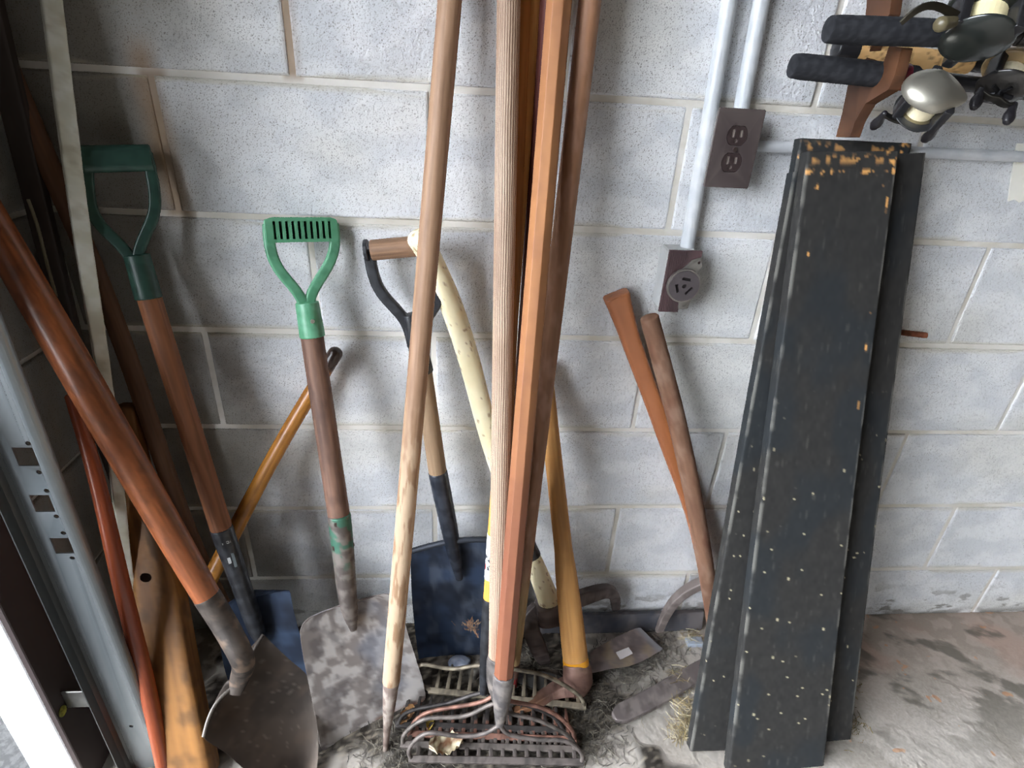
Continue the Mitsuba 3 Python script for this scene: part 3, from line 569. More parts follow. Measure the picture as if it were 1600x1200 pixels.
# ================================================================ mattocks and pickaxe
RUST = (118, 92, 82)
m1 = thing('mattock', 'mattock with a yellow-orange handle and rusty eye, its labelled blade pointing right', 'mattock')
eye = atZ(903, 1066, .036); mt = atY(852, 600, -.03)
YOR = wood((194, 144, 86), (158, 110, 62), .8, 260, 5, (190, 130, 64), .3, 22)
hE = on_line(eye, mt, 1040)
tube([along(eye, mt, 1.06), along(eye, mt, .5), on_line(eye, mt, 900), hE], [.0165, .0185, .0225, .0275], [.015, .016, .0185, .021], color=YOR).put(m1+'__handle', 'mat_wood')
tube([on_line(eye, mt, 1028), on_line(eye, mt, 1041)], [.0278, .0284], [.0213, .0218], color=lin((214, 146, 30)), cap=.05).put(m1+'__band', 'mat_varnish')
RU = lambda v, *a: mott((122, 92, 82), (146, 116, 104), 40, third=(88, 70, 64), tsc=60)(v)
adir = unit(atZ(1030, 1000, .02)-atZ(800, 1112, .02))
tube([on_line(eye, mt, 1036), eye, eye*[1, 1, 0]+V3(0, 0, .006)], [.0285, .034, .026], [.023, .027, .02], color=lambda q, s, a: RU(q), ref=np.cross(adir, (0, 0, 1)), cap=.5).put(m1+'__eye', 'mat_iron')
ends = [atZ(870, 1078, .024), atZ(838, 1096, .02), atZ(803, 1112, .012)]
tube([eye-adir*.015]+ends, [.024, .02, .016, .010], [.016, .012, .008, .004], rrect(1, 1, .3, 2), color=lambda q, s, a: lerp(RU(q), lin((132, 92, 58)), (.7*sstep(.05, .12, s))[:, None]), ref=(-.3, .5, 1)).put(m1+'__pick_arm', 'mat_iron')
ad = [(atZ(*a, z), atZ(*b, z2)) for a, b, z, z2 in (((921, 1020), (924, 1052), .05, .03), ((945, 1005), (950, 1046), .05, .03), ((975, 990), (985, 1040), .045, .025), ((998, 981), (1030, 1018), .04, .02), ((1001, 981), (1036, 1014), .039, .019))]
sheet([a for a, b in ad], [b for a, b in ad], 16, 24, lambda u, v: .004*(1-u**2), unit((-.2, -.5, .85)), .005, lambda v, uv: lerp(mott((116, 106, 104), (140, 128, 124), 60, third=(150, 134, 106), tsc=40)(v), lin((136, 136, 140)), sstep(.9, .93, uv[:, 1])[:, None])).put(m1+'__adze_blade', 'mat_iron')
c = [along(a, b, t) for a, b, t in ((ad[2][0], ad[2][1], .45), (ad[2][0], ad[2][1], .9), (ad[1][0], ad[1][1], 1.0), (ad[1][0], ad[1][1], .55))]
lab = [atZ(*q, .052) for q in ((962, 1019), (980, 1013), (988, 1022), (969, 1031))]
nn = unit((-.2, -.5, .85)); lab2 = []
for q_, (px_, py_) in zip(lab, ((962, 1019), (982, 1011), (989, 1021), (969, 1031))):
    o = along(ad[1][0], ad[2][1], .6); d_ = ray(px_, py_); P_ = CAM + d_*((o+nn*.003-CAM)@nn)/(d_@nn); lab2 += [P_, P_-nn*.0012]
flat_hull(lab2, lin((150, 144, 142))).put(m1+'__label', 'mat_dull', False)

m2 = thing('mattock', 'mattock with a chipped cream-painted curved handle and black tape near its dark iron head', 'mattock')
CR = lambda q, s, a: lerp(lerp(lin((226, 214, 170)), lin((240, 232, 200)), fbm(q*20, 3, 2)[:, None]), lin((150, 124, 84)), (.75*sstep(.665, .70, fbm(q*[170, 170, 80], 3, 4)))[:, None])
cp = [atY(656, 372, -.075), atY(672, 402, -.062), atY(706, 480, -.052), atY(735, 570, -.052), atY(764, 680, -.062), atY(800, 790, -.075), atY(822, 850, -.085), atY(845, 905, -.095), atY(858, 940, -.1)]
tube(cp, [.0205, .0185, .0195, .0192, .0188, .0185, .0190, .0215, .024], [.017, .015, .0155, .015, .0145, .0142, .0145, .016, .018], color=CR, cap=.8).put(m2+'__handle', 'mat_plastic')
tube([along(cp[5], cp[6], .55), cp[6], along(cp[6], cp[7], .35)], [.0192, .0198, .0208], [.0149, .0153, .016], color=lin((30, 28, 30)), cap=.05).put(m2+'__tape', 'mat_plastic')
e2 = atY(862, 952, -.1)
IR = lambda v, *a: mott((92, 84, 82), (120, 108, 104), 40, third=(66, 56, 52), tsc=50)(v)
tube([e2+V3(-.004, 0, .02), e2, e2+V3(.004, 0, -.028)], [.034, .036, .034], [.024, .026, .024], rrect(1, 1, .6, 3, 5), color=lambda q, s, a: IR(q), ref=(.1, -1, .2)).put(m2+'__eye', 'mat_iron')
tube([e2+V3(-.03, 0, 0), atY(830, 965, -.11), atY(836, 1000, -.135), atZ(852, 1036, .006)], [.018, .018, .018, .012], [.012, .011, .009, .004], rrect(1, 1, .3, 2), color=lambda q, s, a: IR(q)*.7, ref=(0, -1, .3)).put(m2+'__pick_arm', 'mat_iron')
tube([e2+V3(.02, 0.01, 0), atY(920, 930, -.07), atY(952, 924, -.055), atY(962, 950, -.05)], [.018, .016, .014, .01], [.012, .012, .010, .006], rrect(1, 1, .3, 2), color=lambda q, s, a: IR(q)*.85, ref=(0, -1, .3)).put(m2+'__pick_arm', 'mat_iron')

x1_ = thing('axe_handle', 'bare orange-brown handle with a flared square end, beside the rough rusty pole', 'axe handle')
AX = wood((164, 102, 64), (126, 74, 44), .6, 200, 5, (150, 90, 56), .4, 24)
tube([atY(963, 462, -.028), atY(970, 484, -.028), atY(985, 530, -.028), atY(1014, 610, -.03), atY(1050, 710, -.034), atY(1082, 800, -.04), atY(1108, 920, -.052), atZ(1120, 995, .004)], [.023, .0205, .0175, .0165, .0165, .0165, .0165, .016], [.016, .014, .013, .0125, .0125, .0125, .0125, .0125], rrect(1, 1, .45, 4), color=AX, cap=.25).put(x1_+'', 'mat_varnish')
m3 = thing('pickaxe', 'pickaxe with a rough rusty-brown round handle and a curved grey arm at its foot', 'pickaxe')
RP = wood((118, 88, 70), (84, 60, 48), .7, 160, 12, (136, 112, 96), .55, 25, worn=(100, 66, 52), worn_amt=.7)
tube([atY(1015, 498, -.062), atY(1065, 690, -.085), atY(1110, 935, -.12), atZ(1116, 985, .035)], [.0165, .0175, .0165, .0155], color=RP, disp=lambda q: .0014*(fbm(q*[90, 90, 60], 3, 3)-.5), cap=.3).put(m3+'__handle', 'mat_dull')
GRY = mott((120, 110, 106), (140, 130, 126), 40)
tube([atZ(1140, 985, .09)*[1, 0, 1]+V3(0, -.12, 0), atY(1108, 908, -.115), atY(1078, 920, -.10), atY(1050, 945, -.085), atY(1030, 985, -.07)], [.012, .0105, .0105, .0105, .009], [.012, .011, .0105, .009, .006], rrect(1, 1, .35, 2), color=lambda q, s, a: GRY(q), ref=(0, -1, 0), cap=.4).put(m3+'__pick_arm', 'mat_iron')

# ================================================================ things lying on the floor
pole('steel_bar', 'flat grey steel bar with a rounded end lying on the floor, half under the planks', 'steel bar',
     [atZ(961, 1120, .012), atZ(966, 1118, .012), atZ(976, 1113, .012), atZ(1010, 1096, .012), atZ(1080, 1056, .014), atZ(1130, 1030, .015)], [.011, .0165, .020, .021, .021, .021], lambda q, s, a: mott((112, 104, 102), (134, 126, 122), 40, third=(90, 84, 80), tsc=60)(q), 'mat_iron', R2=.006, sect=rrect(1, 1, .3, 6), ref=(0, 0, 1), cap=1.0)
sbr = [atZ(820, 985, .028), atZ(950, 990, .028), atZ(1125, 985, .028)]
pole('flat_board', 'long dark grey strip lying on the floor along the foot of the wall', 'board',
     [V3(-.02, -.028, .026), V3(.36, -.026, .026), V3(.66, -.024, .026)], .026, lambda q, s, a: mott((76, 76, 80), (98, 94, 94), 30, third=(60, 66, 78), tsc=20)(q), 'mat_dull', R2=.007, sect=rrect(1, 1, .2, 6), ref=(0, -1, .25))
q0 = atZ(718, 1040, .0); thing_ = thing('stone', 'small blue-grey chip of stone behind the farthest rake', 'stone')
h = trimesh.creation.icosphere(2); v = h.vertices*[.026, .016, .015]; v = v*(1+.35*(fbm(h.vertices*2.2, 2, 3)-.5))[:, None]
MB().add(v+q0+V3(0, 0, .011), h.faces, mott((112, 120, 136), (150, 156, 168), 70)(v)).put(thing_, 'mat_dull', False)
for (px_, py_), lab_ in (((1085, 1003), 'pale blue-grey scrap on the floor beside the black planks'),):
    kk = thing('scrap', lab_, 'scrap'); q0 = atZ(px_, py_, .006); box((-.02, -.012, -.006), (.02, .012, .006), lin((150, 160, 172)), .002, np.block([[np.eye(3), q0[:, None]], [np.zeros((1, 3)), np.ones((1, 1))]])).put(kk, 'mat_dull', False)

# dirt heap
nx, ny = 150, 90; gx, gy = np.meshgrid(np.linspace(-.56, .66, nx), np.linspace(-.47, .0, ny))
P = np.stack([gx, gy, 0*gx], -1)
edge = sstep(-.47, -.37, gy)*sstep(.66, .5, gx)*sstep(-.58, -.5, gx)
env = edge*sstep(.36, .6, fbm(P*9+3, 3, 2) + .34*sstep(.5, .1, np.abs(gx-.05)) - .08)
gz = .0085*env*(.4+fbm(P*24, 4, 5)) - .003 + .003*env*fbm(P*90, 3, 6)
Vd = np.stack([gx, gy, gz], -1).reshape(-1, 3); idx = np.arange(nx*ny).reshape(ny, nx)
qd = np.stack([idx[:-1, :-1], idx[:-1, 1:], idx[1:, 1:], idx[1:, :-1]], -1).reshape(-1, 4)
cd = lerp(lin((98, 92, 84)), lin((46, 42, 38)), sstep(.34, .56, fbm(Vd*[70, 70, 0]+1, 4, 8))[:, None]); cd = lerp(cd, lin((150, 140, 124)), (.6*sstep(.6, .7, fbm(Vd*[160, 160, 0], 3, 9)))[:, None])
cd = lerp(lin((158, 152, 144)), cd, sstep(-.0005, .0045, Vd[:, 2])[:, None])
MB().add(Vd, np.vstack([qd[:, [0, 1, 2]], qd[:, [0, 2, 3]]]), cd).put('dirt', 'mat_dull')
labels['dirt'] = {'label': 'grey-brown dirt and chaff heaped on the floor under the rakes', 'category': 'dirt', 'kind': 'stuff'}
from scipy.interpolate import RegularGridInterpolator
hgt = RegularGridInterpolator((gy[:, 0], gx[0]), gz, bounds_error=False, fill_value=0)
def straws(key, n, centers, spread, label, ln=(.008, .03), cols=((126, 120, 108), (96, 91, 84), (70, 67, 63)), lift=.004):
    mb = MB(); C = np.array(centers)
    for _ in range(n):
        c0 = C[rng.integers(len(C))]+rng.normal(0, 1, 2)*spread
        if c0[1] > -.012 or c0[0] < XL+.03: continue
        a = rng.uniform(0, 2*np.pi); l = rng.uniform(*ln); r = rng.uniform(.0003, .0008); z = max(float(hgt((c0[1], c0[0]))), 0)+.001+abs(rng.normal(0, lift))
        d = V3(math.cos(a), math.sin(a), rng.normal(0, .18)); s = V3(-math.sin(a), math.cos(a), 0)*r; u = V3(0, 0, r)
        b = V3(*c0, z); P0, P1, P2 = b-d*l/2, b+s*6*rng.normal(0, 1)+u*rng.uniform(0, 3), b+d*l/2
        v = [p+o for p in (P0, P1, P2) for o in (s, u, -s)]
        f = [(i*3+j, i*3+(j+1) % 3, (i+1)*3+(j+1) % 3) for i in (0, 1) for j in range(3)] + [(i*3+j, (i+1)*3+(j+1) % 3, (i+1)*3+j) for i in (0, 1) for j in range(3)]
        mb.add(v, f, lin(cols[rng.integers(len(cols))])*rng.uniform(.7, 1.15))
    mb.put(key, 'mat_dull', False); labels[key] = {'label': label, 'category': 'plant litter', 'kind': 'stuff'}
fc = lambda *q: [atZ(*p, 0)[:2] for p in q]
straws('plant_litter', 2600, fc((700, 1150), (800, 1130), (860, 1130), (930, 1100), (900, 1150), (960, 1050), (1000, 1030), (1040, 1020), (640, 1160), (590, 1180), (820, 1040), (760, 1020), (940, 1160), (1010, 1010)), .035, 'dry straw, chaff and stem bits scattered under the rakes')
straws('straw_tuft', 260, fc((1070, 1110), (1062, 1150), (1075, 1135), (1060, 1070), (1080, 1000)), .012, 'wisps of straw caught at the foot of the left black plank', (.015, .05), ((200, 190, 160), (150, 134, 96), (110, 96, 70)), .012)
straws('leaf_litter', 160, fc((1318, 1090), (1312, 1140), (1330, 1130), (1322, 1060)), .014, 'mossy yellow-brown litter on the floor right of the black planks', (.006, .02), ((120, 108, 60), (86, 80, 50), (140, 120, 84)), .003)

mb = MB()
for i in range(90):
    u_, v_ = p3.uv(735, 972); c_ = p3.pt(u_+rng.normal(0, .008), v_+rng.normal(0, .007), .004+abs(rng.normal(0, .004))); d_ = unit(rng.normal(0, 1, 3)+V3(0, 0, -.5))*rng.uniform(.003, .008)
    if i > 70: c_ = p3.pt(u_+.004+.010*(i-70)/20, v_-.012-.030*(i-70)/20, .004); d_ = V3(rng.normal(0, .002), 0, .006)
    tube([c_-d_, c_+d_], .0005, color=lin(((150, 112, 84), (176, 150, 118), (120, 92, 70))[i % 3]), sect=ngon(4), step=.01, mb=mb)
mb.put('weed_tuft', 'mat_dull'); labels['weed_tuft'] = {'label': 'tan tuft of dry weed caught on the blue-black shovel blade', 'category': 'plant litter', 'kind': 'stuff'}

def leaf(label, px, py, z, ln, wd, ang, col, curl, tilt=0):
    key = thing('dry_leaf', label, 'leaf'); n, m = 15, 9; t = np.linspace(0, 1, n)[:, None]; u = np.linspace(-1, 1, m)[None, :]
    w = wd*np.sin(np.pi*np.clip(t, .02, .98))**.7*(1+.18*np.sin(t*38)); x = (t-.5)*ln+0*u; y = w*u*.5; zz = curl*(u**2)*wd + curl*.6*(t-.5)**2*ln*2 + .003*np.sin(x*300+u*3) + tilt*y
    ca, sa = math.cos(ang), math.sin(ang); q0 = atZ(px, py, z)
    v = np.stack([q0[0]+ca*x-sa*y, q0[1]+sa*x+ca*y, q0[2]+zz-zz.min()], -1).reshape(-1, 3); idx = np.arange(n*m).reshape(n, m)
    q = np.stack([idx[:-1, :-1], idx[:-1, 1:], idx[1:, 1:], idx[1:, :-1]], -1).reshape(-1, 4); f = np.vstack([q[:, [0, 1, 2]], q[:, [0, 2, 3]]])
    v2 = v-V3(0, 0, .0006); c_ = lerp(lin(col[0]), lin(col[1]), sstep(.42, .62, fbm(v*80, 3, 4))[:, None])
    MB().add(v, f, c_).add(v2, f[:, ::-1], c_).put(key, 'mat_dull')
leaf('curled cream-coloured dry leaf lying on the nearest rake', 697, 1172, .026, .066, .038, .15, ((204, 196, 170), (120, 88, 66)), .55, .2)
leaf('brown dry leaf lying beside the dusty shovel blade and tan handle', 636, 1120, .02, .045, .024, 1.0, ((150, 116, 80), (96, 70, 50)), .3)
leaf('small yellow-green leaf among the rake tines', 672, 1132, .022, .03, .016, 1.5, ((150, 130, 60), (110, 96, 56)), .25)

# ================================================================ black planks
def plank(label, tl, tr, bl, br, th, seed, chips=None, warp=0, corner=.02):
    """Corner points of the front face in 3-D."""
    key = thing('plank', label, 'plank')
    tl, tr, bl, br = map(np.asarray, (tl, tr, bl, br)); n = unit(np.cross(tr-tl, bl-tl)); n = n if n[1] < 0 else -n
    ct, cb = (tl+tr)/2, (bl+br)/2; w0, w1 = np.linalg.norm(tr-tl)/2, np.linalg.norm(br-bl)/2; Ln = np.linalg.norm(cb-ct)
    def col(q, s, a):
        c = lerp(lin((36, 36, 36)), lin((52, 51, 49)), fbm(q*[120, 120, 60]+seed, 4, seed)[:, None])
        c = lerp(c, lin((34, 41, 46)), (.5*sstep(.5, .65, fbm(q*[14, 14, 7]+seed, 3, seed+1)))[:, None])
        c = lerp(c, lin((84, 82, 76)), (.3*sstep(.62, .8, fbm(q*[200, 200, 30]+seed, 4, seed+2)))[:, None])
        edge = (np.abs(q[:, 0]) > np.interp(s, [0, Ln], [w0, w1])-.004) & (q[:, 1] > th/2-.004)
        c = lerp(c, lin((120, 118, 112)), (.45*edge*sstep(.42, .62, fbm(q*[1, 1, 22]+seed, 4, seed+3)))[:, None])
        front = (q[:, 1] > th/2-.003)
        flk = front*sstep(.785, .80, fbm(q*[150, 30, 110]+seed*5, 2, seed+6))*sstep(.35, .6, s)*sstep(1.25, 1.0, s)
        c = lerp(c, lin((190, 180, 150)), (.85*flk)[:, None])
        if chips:
            k = front*sstep(.54, .60, fbm(q*[130, 20, 75]+7, 3, seed+4))*(sstep(.006, .0, np.abs(s-.028))+sstep(.01, .0, np.abs(s-.010))*.6 + .9*(np.abs(q[:, 0]+w0-.012) < .007)*(s < .05))
            k = np.maximum(k, front*sstep(.68, .72, fbm(q*[200, 20, 40]+3, 3, seed+8))*sstep(.5, .3, s)*((np.abs(q[:, 0]+w0-.006) < .004) | (np.abs(q[:, 0]-w0*.72) < .003)))
            c = lerp(c, lin((206, 154, 92)), np.clip(k, 0, 1)[:, None])
        return c
    off = -n*th/2
    Pc = [ct+off, along(ct, cb, .5)+off+n*warp, cb+off]
    sect = rrect(1, 1, .2, 36, 2); ra = np.array([w0, (w0+w1)/2, w1]); base = rrect(ra.mean(), th/2, .003, 44, 2)/[ra.mean(), th/2]
    tube(Pc, ra, th/2, base, .003, n, .15, col, lambda q: .0009*(fbm(q*[40, 40, 25]+seed, 3, seed)-.5)).put(key, 'mat_plank'); return key
scene['mat_plank'] = vc(.72, specular=.22)
F_bl, F_br = atZ(1138, 1206, .009), atZ(1288, 1200, .009)
plank('black-painted plank in front of the stack, its top edge chipped to bare orange wood', atY(1264, 233, -.100), atY(1404, 242, -.100), F_bl, F_br, .024, 1, True, -.006)
plank('black-painted plank at the left of the stack, its foot set back on the floor', atY(1241, 270, -.070), atY(1352, 277, -.070), atZ(1077, 1170, .008), atZ(1195, 1174, .008), .024, 2, None, -.004)
plank('black-painted plank at the right of the stack, showing a narrow strip at its top right', atY(1358, 239, -.066), atY(1447, 243, -.066), atZ(1232, 1157, .010), atZ(1332, 1162, .010), .022, 3, None, -.005)
plank('hindmost black plank resting on the wall, its top edge the highest of the stack', atY(1252, 214, -.040), atY(1425, 228, -.040), V3(.588, -.245, .010), V3(.772, -.245, .010), .022, 4, True)

# ================================================================ conduit and outlets
PAINT = lambda q, s, a: mott((178, 182, 186), (190, 192, 194), 30)(q)
def conduit(label, P, R): pole('conduit', label, 'conduit', P, R, PAINT, 'mat_plastic')
c1 = atY(1140, 0, -.016); c1b = atY(1073, 388, -.016)
conduit('grey painted conduit running down to the round receptacle', [along(c1b, c1, (2.41-c1b[2])/(c1[2]-c1b[2])), c1b], .0118)
c2 = atY(1190, 0, -.016); c2b = atY(1157, 176, -.016)
conduit('short grey painted conduit running down into the top of the duplex outlet', [along(c2b, c2, (2.41-c2b[2])/(c2[2]-c2b[2])), c2b], .0118)
c3, c4 = atY(1180, 228, -.014), atY(1600, 245, -.014)
conduit('thin grey conduit running sideways from the duplex outlet behind the planks', [c3, along(c3, c4, 1.6)], .0088)
BRP = mott((62, 54, 54), (76, 68, 66), 60)
ob = thing('outlet', 'brown duplex wall outlet between the two conduits', 'outlet')
o0 = (atY(1123, 173, -.047)+atY(1191, 177, -.047)+atY(1168, 290, -.047)+atY(1105, 286, -.047))/4
ow, oh = .0365, .0575
box(o0+V3(-.03, .004, -.052), o0+V3(.03, .047, .052), mott((150, 150, 148), (120, 118, 114), 40), .003).put(ob+'__box', 'mat_dull', False)
rec = [sg.Point(0, s*.0195).buffer(.0168, 20).intersection(sg.box(-.02, s*.0195-.0142, .02, s*.0195+.0142)) for s in (1, -1)]
MO = np.array([[1, 0, 0, o0[0]], [0, 0, -1, o0[1]+.003], [0, 1, 0, o0[2]], [0, 0, 0, 1.0]])
plate = sg.box(-ow, -oh, ow, oh).buffer(-.003).buffer(.003, 4)
extr(plate.difference(unary_union(rec)), .0055, MO, lambda v: BRP(v)).put(ob+'__cover_plate', 'mat_plastic', False)
DKB, SLT = lin((48, 38, 38)), lin((150, 140, 134))
for s, r_ in zip((1, -1), rec):
    cy_ = s*.0195; sl = [sg.box(-.0085, cy_-.003, -.0035, cy_+.009), sg.box(.0040, cy_-.002, .0092, cy_+.008), sg.Point(0, cy_-.0075).buffer(.0034, 8)]
    MR = MO.copy(); MR[1, 3] -= .0005
    fk = ob+'__socket'; fk = extr(r_.buffer(-.0006).difference(unary_union(sl)), .004, MR, DKB).put(fk, 'mat_plastic', False)
    for g in sl:
        MS = MO.copy(); MS[1, 3] -= .0008; extr(g, .0008, MS, SLT if g is not sl[2] else lin((96, 86, 82))).put(fk+'__slot', 'mat_plastic', False)
disc(o0+V3(0, -.0035, 0), (0, -1, 0), .0035, .002, lin((96, 84, 80)), 14).put(ob+'__screw', 'mat_steel', 40)

rb = thing('outlet', 'round brown heavy-duty receptacle on a grooved brown plate below the left conduit', 'outlet')
r0_ = (atY(1043, 390, -.045)+atY(1097, 393, -.045)+atY(1080, 488, -.045)+atY(1032, 486, -.045))/4
box(r0_+V3(-.030, .002, -.052), r0_+V3(.022, .045, .054), mott((170, 172, 172), (140, 140, 138), 40), .003).put(rb+'__box', 'mat_dull', False)
MR = np.array([[1, 0, 0, r0_[0]], [0, 0, -1, r0_[1]+.003], [0, 1, 0, r0_[2]], [0, 0, 0, 1.0]])
GRO = mott((78, 58, 60), (60, 46, 48), 40)
plate = unary_union([sg.box(-.029, -.055, .006, .055), sg.box(-.029, .012, .028, .055)])
mbp = extr(plate, .004, MR, lambda v: GRO(v))
for i in range(9): 
    M5 = MR.copy(); M5[1, 3] -= .004; xa = -.028+i*.0037; mbp = extr(sg.box(xa, -.0545, xa+.002, .0545), .0012, M5, lambda v: GRO(v), mb=mbp)
mbp.put(rb+'__cover_plate', 'mat_plastic', False)
yoke = sg.Polygon([(.012, .040), (.028, .046), (.031, .030), (.020, .004), (.024, -.03), (.021, -.047), (.004, -.048), (.003, -.036), (-.01, -.02), (-.012, .012)]).buffer(-.002).buffer(.002, 4)
yoke = yoke.difference(unary_union([sg.Point(.025, .036).buffer(.0026, 8), sg.Point(.013, -.042).buffer(.0026, 8)]))
M6 = MR.copy(); M6[1, 3] -= .0055; extr(yoke, .002, M6, mott((150, 148, 144), (126, 122, 118), 60)).put(rb+'__yoke', 'mat_steel', False)
fc0 = r0_+V3(.004, -.0045, -.004)
face = sg.Point(.004, -.004).buffer(.0265, 30); sl = []
for ang in (60, 180, 300): 
    a_ = math.radians(ang+20); cx_, cy_ = .004+.0125*math.cos(a_), -.004+.0125*math.sin(a_); b_ = sg.box(-.008, -.0026, .008, .0026)
    from shapely import affinity
    sl.append(affinity.translate(affinity.rotate(b_, ang+20+90), cx_, cy_))
sl.append(sg.Point(.004, -.004).buffer(.004, 10))
M7 = MR.copy(); M7[1, 3] -= .0075; fk = extr(face.difference(unary_union(sl)), .008, M7, lin((70, 64, 66))).put(rb+'__receptacle', 'mat_plastic', False)
M8 = MR.copy(); M8[1, 3] -= .0074; extr(face.buffer(-.001), .005, M8, lin((30, 26, 26))).put(fk+'__inner_face', 'mat_dull', False)
extr(sg.Point(.004, -.004).buffer(.0295, 30).difference(face.buffer(.0003)), .006, M7, lin((150, 146, 142))).put(rb+'__rim', 'mat_steel', False)

pg = atY(1425, 519, -.02); pe = atY(1447, 525, -.07)
pole('peg', 'short rusty peg sticking out of the wall right of the black planks', 'peg', [atY(1398, 514, .02)*[1, 0, 1]+V3(0, .003, 0), atY(1446, 524, -.055)], .0055, lambda q, s, a: mott((128, 78, 58), (98, 58, 42), 80)(q), 'mat_dull')
kk = thing('paper_strip', 'torn strip of white paper hanging on the wall at the right edge of the frame', 'paper')
pz_ = [atY(*q, -.0035) for q in ((1589, 224), (1640, 226), (1632, 318), (1600, 313), (1593, 317), (1586, 312), (1575, 315), (1580, 280))]
extr(sg.Polygon([(p_[0], p_[2]) for p_ in pz_]), .0012, np.array([[1, 0, 0, 0], [0, 0, -1, -.0018], [0, 1, 0, 0], [0, 0, 0, 1.0]]), lin((228, 226, 216))).put(kk, 'mat_dull', False)

# ================================================================ rod rack and fishing rods
rk = thing('rod_rack', 'brown wooden rod rack with an upturned hook standing above the black planks', 'rod rack')
RX = .625
tr = [(1358, -40), (1398, -40), (1390, 22), (1376, 40), (1352, 95), (1344, 124), (1366, 128), (1376, 112), (1389, 72), (1409, 74), (1398, 118), (1388, 140), (1352, 162), (1336, 190), (1328, 214), (1306, 214), (1316, 176), (1325, 132), (1340, 80), (1352, 28)]
pp = np.array([atX(*q, RX) for q in tr]); poly = sg.Polygon(pp[:, 1:]).buffer(-.002).buffer(.004, 4).buffer(-.002).intersection(sg.box(-1, -1, -.001, 3))
MK = np.array([[0, 0, 1, RX], [1, 0, 0, 0], [0, 1, 0, 0], [0, 0, 0, 1.0]])
RKC = lambda v: lerp(lin((102, 68, 46)), lin((70, 46, 33)), sstep(.38, .62, fbm(v*[60, 110, 22], 4, 2))[:, None])
extr(poly, .016, MK, RKC).put(rk, 'mat_wood', False)
def rack_pt(px, py): return atX(px, py, RX+.008)
FOAM = mott((38, 39, 42), (50, 51, 54), 140)
CORK = lambda q, s, a: lerp(lerp(lin((206, 164, 108)), lin((222, 184, 130)), fbm(q*70, 3, 2)[:, None]), lin((140, 100, 60)), (.7*sstep(.62, .68, fbm(q*160, 2, 5)))[:, None])
def reel(root, C, ax, fr, r, side_a, side_b, w, spool_col, cover=None, handle=True, hd=None, crank=.03, knob_col=(30, 29, 32)):
    """Low baitcast reel: centre C, spool axis ax, fr = towards the open front; side cups along +ax (a) and -ax (b)."""
    ax = unit(ax); fr = unit(fr - (fr@ax)*ax); up = np.cross(ax, fr); M = np.stack([ax, fr, up], 1); R_ = root+'__reel'
    def cup(key, x, sx, col, sc, mat):
        s = trimesh.creation.icosphere(3); v = s.vertices.copy(); v[:, 0] = np.where(v[:, 0]*sx > 0, v[:, 0]*sc[0], v[:, 0]*.25*sc[0])
        k = 1-(.5 if cover and sx > 0 else .12)*np.clip(v[:, 2], 0, 1)**1.3; v[:, 1] *= sc[1]*k; v[:, 0] *= k; v[:, 2] *= sc[2]*(1.25 if cover and sx > 0 else 1.05); v[:, 0] += x
        MB().add(C+v@M.T, s.faces, lin(col)).put(key, mat)
    cup(R_+'__side_cover', w*.55, 1, side_a, (r*.62, r*.95, r*.95), 'mat_steel' if cover else 'mat_gloss')
    cup(R_+'__side_plate', -w*.55, -1, side_b, (r*.24, r*.98, r*.88), 'mat_gloss')
    for y, z in ((-.95, 0), (.2, -.75), (.55, .6)):
        c_ = C+M@V3(0, y*r, z*r); tube([c_-ax*w*.6, c_+ax*w*.6], r*.17, r*.3, rrect(1, 1, .4, 2), color=lin((34, 34, 36)), ref=fr).put(R_+'__frame_bar', 'mat_gloss')
    disc(C-ax*w*.48, ax, r*.56, w*.96, lin(spool_col), 28, .05).put(R_+'__spool', 'mat_dull', 35)
    for s_ in (1, -1): disc(C+ax*s_*w*.5-ax*.0008, ax, r*.68, .0016, lin((140, 132, 110)), 28).put(R_+'__spool_rim', 'mat_steel', 35)
    if handle:
        h0 = C-ax*(w*.55+r*.42); hd = unit(hd - (hd@ax)*ax); tube([C-ax*w*.6, h0-ax*.004], .005, color=lin((44, 44, 46))).put(R_+'__shaft', 'mat_steel')
        for k in range(5):
            a_ = k*2*np.pi/5; tube([h0+ax*.003, h0+ax*.003+(math.cos(a_)*fr+math.sin(a_)*up)*r*.5], [.0035, .0028], .0015, color=lin((42, 42, 44))).put(R_+'__star_drag', 'mat_steel')
        tube([h0-ax*.004-hd*crank, h0-ax*.008-hd*crank*.4, h0-ax*.006, h0-ax*.008+hd*crank*.4, h0-ax*.004+hd*crank], [.004, .0055, .0065, .0055, .004], .002, rrect(1, 1, .4, 2), color=lin((64, 62, 58)), ref=ax).put(R_+'__crank', 'mat_steel')
        for s_ in (1, -1):
            b_ = h0-ax*.004+hd*crank*s_; tube([b_+ax*.002, b_-ax*.008, b_-ax*.019, b_-ax*.026], [.004, .006, .0085, .006], [.004, .005, .0068, .005], color=lin(knob_col), cap=.8).put(R_+'__knob', 'mat_plastic')
def rod(label, A, B, grip_r, col, mat, far, butt=None, n_extra=None):
    key = thing('fishing_rod', label, 'fishing rod'); d = unit(B-A); ln = np.linalg.norm(B-A)
    tube([A, along(A, B, .08), B], [grip_r*.94, grip_r, grip_r*.95], color=col, cap=.35).put(key+'__grip', mat)
    if butt is not None: tube([A-d*.003, A+d*.022], grip_r*1.04, color=butt, cap=.4).put(key+'__butt_cap', 'mat_plastic')
    tube([B-d*.002, B+d*.10], [grip_r*.72, grip_r*.6], color=lin((28, 28, 30)), cap=.3).put(key+'__reel_seat', 'mat_plastic')
    tube([B+d*.10, B+d*.16, B+d*.24, B+d*far], [grip_r*.7, grip_r*.8, grip_r*.55, .004], color=lin((36, 34, 32)), cap=.3).put(key+'__blank', 'mat_plastic'); return key
yA = rack_pt(1380, 105)[1]
ra_, rb_ = atY(1297, 46, -.155), atY(1472, 52, -.165)
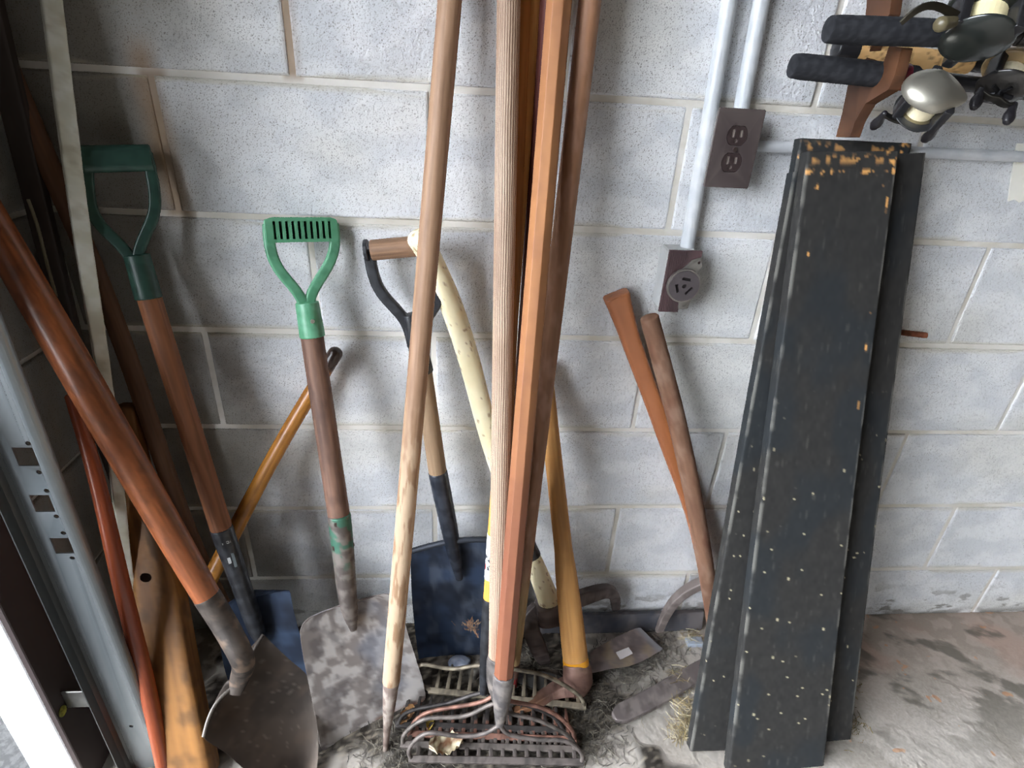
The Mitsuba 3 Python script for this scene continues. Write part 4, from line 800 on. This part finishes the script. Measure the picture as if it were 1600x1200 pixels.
rod1 = rod('fishing rod with a black foam grip, uppermost of three on the rack', ra_, rb_, .0165, lambda q, s, a: FOAM(q), 'mat_dull', 1.3)
ca_, cb_ = atY(1312, 77, -.062), atY(1512, 100, -.07)
rod2 = rod('fishing rod with a cork grip and black butt cap between the two black-gripped rods', ca_, cb_, .0138, CORK, 'mat_dull', 1.3, lin((36, 36, 38)))
da_, db_ = atY(1241, 103, -.098), atY(1426, 122, -.112)
rod3 = rod('fishing rod with a black foam grip and silver reel, lowest on the rack', da_, db_, .0165, lambda q, s, a: FOAM(q), 'mat_dull', 1.3)
tube([along(da_, db_, .885), along(da_, db_, .93)], .0172, color=lin((120, 44, 56)), cap=.1).put(rod3+'__trim_ring', 'mat_plastic')
def R3(q): return np.asarray(q)
reel(rod3, atY(1447, 160, -.165), atY(1478, 126, -.200)-atY(1426, 186, -.150), unit((-.35, -1, -.3)), .035, (176, 172, 160), (40, 41, 42), .030, (226, 216, 184), cover=True, hd=RGT*.93-UPV*.35, crank=.036)
reel(rod1, atY(1533, 38, -.19), atY(1545, 0, -.175)-atY(1525, 72, -.205), unit((-.3, -1, -.2)), .043, (40, 42, 38), (34, 38, 36), .036, (226, 214, 170), hd=RGT*.6+UPV*.6, crank=.001, handle=False)
reel(rod2, atY(1572, 122, -.14), atY(1586, 92, -.13)-atY(1560, 152, -.16), unit((-.3, -1, -.2)), .034, (176, 150, 110), (40, 38, 36), .027, (228, 218, 190), hd=RGT*.97+UPV*.05, crank=.024)
# upper reel's crank, reaching left over the black grip
cr = rod1+'__reel__crank'
tube([atY(1500, 30, -.20), atY(1475, 14, -.205), atY(1436, 14, -.21), atY(1408, 36, -.205)], [.006, .0045, .004, .003], .002, rrect(1, 1, .4, 2), color=lin((70, 66, 56)), ref=(0, -1, 0)).put(cr, 'mat_steel')
tube([atY(1492, 34, -.2), atY(1470, 38, -.215)], [.006, .0085], color=lin((92, 84, 62)), cap=.7).put(rod1+'__reel__knob', 'mat_plastic')

# ================================================================ what repeats, and parts that look different
for k_, g_ in (('bow_rake', 'bow rakes standing together in the middle'), ('plank', 'black planks in the stack'), ('conduit', 'grey painted conduits'), ('fishing_rod', 'fishing rods on the rack'),
               ('dry_leaf', 'dry leaves among the rakes'), ('square_shovel', 'square-mouth shovels with D-handles'), ('mattock', 'mattocks on the floor')):
    for key in labels:
        if key == k_ or (key.startswith(k_+'_') and key[len(k_)+1:].isdigit()): labels[key]['group'] = g_
for key, lab_ in (('square_shovel__grip', 'ribbed green plastic grip'), ('square_shovel__blade', 'dusty grey blade'), ('square_shovel_002__grip', 'wooden grip'), ('bow_rake_003__sticker', 'white sticker'),
                  ('bow_rake_003__socket', 'long black socket'), ('mattock__band', 'yellow band'), ('mattock_001__tape', 'black tape'), ('garden_hoe__collar', 'red collar'), ('fishing_rod_001__butt_cap', 'black butt cap')):
    if key in scene: labels[key] = {'label': lab_}
